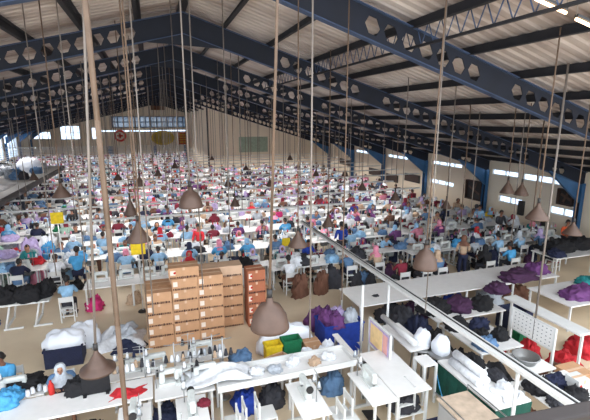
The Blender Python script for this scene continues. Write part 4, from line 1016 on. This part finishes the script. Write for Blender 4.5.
for i, x in enumerate((-6.4, -.1+.6, 5.4)):
    b = MB(); b.box((x, YF-.5, .95), (.9 if i == 0 else .5, .3, 1.9)); tag(b.build('blue_post', 'blue_steel'), 'blue post under the sign band at the far end, %s of three' % ('left', 'middle', 'right')[i], 'post')
b = MB(); b.box((RX+.2, YF-.3, 8.2), (2.2, .1, 1.2)); tag(b.build('vent_louvre', 'brown_board'), 'brown louvred panel high in the far gable', 'louvre')
# ------------------------------------------------------------------ wall-mounted things on the right
def fan(px, py, w_, h_, label):
    p = on_x(px, py, XR-.02); t = thing('exhaust_fan', label, 'fan', p, 0)
    b = MB()
    for s in (-1, 1): b.box((-.1, s*w_/2, 0), (.2, .06, h_)); b.box((-.1, 0, s*h_/2), (.2, w_+.06, .06))
    b.build('frame', 'wood_dark', t); b = MB(); b.box((-.03, 0, 0), (.02, w_, h_)); b.build('backing', 'dark_metal', t)
    b = MB(); b.tube((-.12, 0, 0), (-.06, 0, 0), .08, n=10)
    for k in range(4): a = k*PI/2+.4; b.box((-.09, math.cos(a)*w_*.22, math.sin(a)*w_*.22), (.012, w_*.36, .12), rx=a)
    b.build('blades', 'lamp_brown', t)
fan(475, 190, 1.3, 1.15, 'large brown framed exhaust fan on the right wall left of the second column')
fan(567, 197, .75, .75, 'small black square fan on the right wall between the columns')
for px, py, w_, h_, lb in ((521, 208, .35, .8, 'tall black box mounted on the right wall under the windows'), (543, 222, .2, .8, 'narrow black pipe box low on the right wall')):
    p = on_x(px, py, XR-.08); b = MB(); b.box((0, 0, 0), (.16, w_, h_), bev=.02); b.box((-.09, 0, h_*.2), (.02, w_*.6, h_*.2)); tag(b.build('wall_box', 'dark_metal', None, p), lb, 'box')
for i, (px, py, w_) in enumerate(((375, 172, 2.2), (392, 178, 1.8), (345, 162, 2.5), (412, 178, 2.0))):
    p = on_x(px, py, XR-.06); t = thing('notice_board', 'dark framed board on the right wall, %s from the far end' % ('second', 'third', 'first', 'fourth')[i], 'board', p); b = MB(); b.box((0, 0, 0), (.08, w_, .6)); b.build('frame', 'dark_metal', t); b = MB(); b.box((-.05, 0, 0), (.02, w_-.16, .46)); b.build('panel', 'wood_dark', t)
# ------------------------------------------------------------------ pendant lamps and poles
def shade(kind, r, h):
    b = MB()
    if kind == 'dome': pr = [(.0, h), (r*.16, h), (r*.2, h*.82), (r*.55, h*.72), (r*.85, h*.42), (r*.97, h*.1), (r, 0), (r*.98, -.0), (r*.94, h*.08), (r*.82, h*.38), (r*.52, h*.66), (0, h*.76)]
    elif kind == 'flared': pr = [(0, h), (r*.12, h), (r*.16, h*.85), (r*.6, h*.35), (r*.7, h*.22), (r*1.08, h*.1), (r*1.1, 0), (r*1.05, .01), (r*.66, h*.18), (r*.56, h*.3), (0, h*.8)]
    else: pr = [(0, h), (r*.14, h), (r*.18, h*.82), (r*.34, h*.66), (r*.98, h*.06), (r, 0), (r*.96, .0), (r*.32, h*.6), (0, h*.74)]
    b.lathe(pr, n=28); return b
def pendant(px, py, dia_px, ratio, label, kind='cone', rod='rod_brown', dia=.42, rr=.013, topx=None):
    d = ray(px, py); s = dia_px/FP; t_ = dia/s; P_ = Vector((d.x*t_, d.y*t_, CH+d.z*t_)); h = dia*ratio
    t = thing('pendant_lamp', label, 'lamp', P_, 0); shade(kind, dia/2, h).build('lamp_shade', 'lamp_brown', t)
    b = MB(); b.tube((0, 0, h*.55), (0, 0, h*.15), .035, .05, n=12); b.build('bulb', 'lamp_inside', t)
    b = MB(); b.tube((0, 0, h), (0, 0, h+.09), .03, n=12); b.build('socket', 'dark_metal', t)
    top = sheet_z(P_.x)-P_.z-.1
    tx = 0 if topx is None else (on_y(topx, 5, P_.y).x-P_.x)*top/(on_y(topx, 5, P_.y).z-P_.z)
    MB().tube((0, 0, h+.05), (tx, 0, top), rr, n=8).build('rod', rod, t)
pendant(270, 327, 39, .82, 'largest brown dome lamp hanging before the cartons', 'dome', rr=.015, topx=278)
pendant(98, 370, 31, .72, 'dark flared lamp on a grey rod over the near left worktable', 'flared', 'rod_grey', rr=.017, topx=84)
pendant(425, 268, 24, 1.0, 'brown dome lamp hanging before the maroon shirted worker', 'dome', rr=.012, topx=446)
pendant(139, 241, 23, .9, 'brown cone lamp hanging in front of the mid left rows, above the yellow sign', 'cone')
pendant(131, 215, 13, 1.4, 'small narrow brown cone lamp just above the larger left one')
pendant(62, 197, 18, .8, 'flat brown cone lamp at the left in front of the far rows')
pendant(191, 207, 24, .85, 'pale dome lamp hanging left of centre among the far rows', 'dome', 'rod_grey')
pendant(507, 193, 14, .95, 'brown cone lamp before the right wall windows, left one of a pair')
pendant(521, 195, 14, .95, 'brown cone lamp before the right wall windows, right one of a pair')
pendant(572, 234, 18, .7, 'flat brown cone lamp near the right edge above the orange top')
pendant(537, 219, 22, .75, 'brown cone lamp hanging in front of the lower right wall windows')
pendant(298, 246, 20, .8, 'brown cone lamp in the middle beside the overhead rail', 'cone')
for i, (px, py, w_) in enumerate(((140, 186, 11), (158, 176, 8), (212, 160, 5), (228, 186, 8), (246, 170, 6), (175, 168, 7), (328, 226, 12), (362, 190, 9), (316, 176, 7), (395, 200, 10), (270, 186, 8), (118, 180, 8), (90, 172, 7), (34, 180, 9), (290, 160, 6), (446, 208, 10), (345, 176, 7), (235, 206, 10))):
    pendant(px, py, w_, 1.0, 'small brown cone lamp, %s from the left of the eighteen over far rows' % ordinal(sorted((140, 158, 212, 228, 246, 175, 328, 362, 316, 395, 270, 118, 90, 34, 290, 446, 345, 235)).index(px)+1), rr=.014)
# free poles and rods: (px at y=0.., Y depth, radius, z bottom)
def pole(px, py, Y, r, z0, m, label, name='hanging_rod', curve=0):
    P_ = on_y(px, py, Y); top = sheet_z(P_.x)-.05; b = MB()
    if curve:
        pts = [(curve*math.sin(i/9*PI), 0, z0+(top-z0)*i/9) for i in range(10)]; b.path(pts, r, 8)
    else: b.tube((0, 0, z0), (0, 0, top), r, n=8)
    tag(b.build(name, m, None, (P_.x, P_.y, 0)), label, 'pole')
pole(103, 210, 4.2, .026, .0, 'rod_brown', 'thick brown pole at the left running from roof to floor', 'brown_pole', .03)
pole(91, 60, 5.6, .016, 2.4, 'rod_brown', 'thinner brown rod just behind the thick brown pole')
pole(127, 60, 6.5, .012, 2.6, 'rod_brown', 'thin brown rod right of the thick brown pole')
pole(134, 60, 7.4, .012, 2.6, 'rod_grey', 'thin grey rod right of the thin brown one')
for i, (px, Y, r, m) in enumerate(((312, 6.2, .015, 'rod_grey'), (347, 7.5, .013, 'rod_brown'), (66, 9.0, .011, 'rod_grey'), (33, 11, .012, 'rod_grey'), (193, 9, .013, 'rod_grey'), (225, 11, .013, 'rod_grey'), (175, 13, .013, 'rod_grey'), (408, 12, .014, 'rod_grey'), (456, 11, .014, 'rod_grey'), (472, 12, .016, 'rod_brown'), (482, 12.4, .016, 'rod_grey'), (528, 10, .014, 'rod_grey'), (548, 10.5, .02, 'rod_brown'), (330, 12.5, .012, 'rod_brown'))):
    pole(px, 90, Y, r, 2.3, m, 'slim %s hanging rod, %s of the fourteen free rods from the left' % ('grey' if 'grey' in m else 'brown', ordinal(sorted((312, 347, 66, 33, 193, 225, 175, 408, 456, 472, 482, 528, 548, 330)).index(px)+1)))
pole(556, 160, 6.9, .022, .84, 'rod_grey', 'tall grey rod at right reaching down beside the purple piles')
pole(443, 60, 6.6, .012, 2.2, 'rod_grey', 'thin grey rod next to the lamp right of centre')
# yellow line signs
for px, py, Y, w_, lb in ((57, 218, 16.9, .42, 'yellow square line sign at the left above pink cloth'), (138, 248, 13.4, .42, 'yellow square line sign right below the left cone lamp'), (286, 242, 16.0, .34, 'small yellow line sign in the middle of the blue shirted rows')):
    P_ = on_y(px, py, Y); t = thing('line_sign', lb, 'sign', (P_.x, P_.y, 0)); b = MB(); b.box((0, 0, P_.z), (w_, .03, w_), bev=.005); b.build('plate', 'fabric_yellow', t)
    b = MB(); b.tube((0, .03, 0), (0, .03, P_.z+w_/2), .015, n=6); b.build('post', 'white_paint', t); b = MB(); b.lathe([(0, 0), (.16, 0), (.14, .03), (0, .04)], n=12); b.build('base', 'dark_metal', t)
# viewer's gallery rail, lower right corner
A = at(505, 421, 4.9); B_ = at(596, 403, 4.9)
mat('rail_brown', (38, 28, 26), .6)
hr = thing('handrail', 'dark brown handrail of the gallery crossing the lower right corner', 'handrail', (0, 0, 0))
d = (B_-A).normalized(); A2 = A-d*.6; B2 = B_+d*1.2; b = MB(); mid = (A2+B2)/2; L_ = (B2-A2).length
b.box((mid.x, mid.y, 4.84), (L_, .07, .1), rz=math.atan2(d.y, d.x), bev=.01); b.build('rail', 'rail_brown', hr)
for q in (.1, .5, .9): p = A2.lerp(B2, q); b = MB(); b.tube((p.x, p.y, 3.9), (p.x, p.y, 4.8), .02, n=8); b.build('baluster', 'dark_metal', hr)
b = MB(); b.box((1.2, -.4, 3.82), (6, 2.6, .16)); struct('floor_gallery', b, 'concrete_floor')
for x in (-1.6, 4.0):
    for y in (-1.5, .75): b = MB(); b.box((x, y, 1.87), (.2, .2, 3.74)); struct('trim_4' if x < 0 and y < 0 else 'trim_5' if x < 0 else 'trim_6' if y < 0 else 'trim_7', b, 'navy_steel')

# ------------------------------------------------------------------ light
w = bpy.data.worlds.new('world'); sc.world = w; w.use_nodes = True
N = w.node_tree.nodes; L = w.node_tree.links
bg = N['Background']; bg.inputs['Color'].default_value = (.86, .93, 1, 1); bg.inputs['Strength'].default_value = 3.2
sc.view_settings.view_transform = 'Standard'; sc.view_settings.look = 'None'; sc.view_settings.gamma = 1; sc.view_settings.use_curve_mapping = False
sc.view_settings.exposure = 0.3
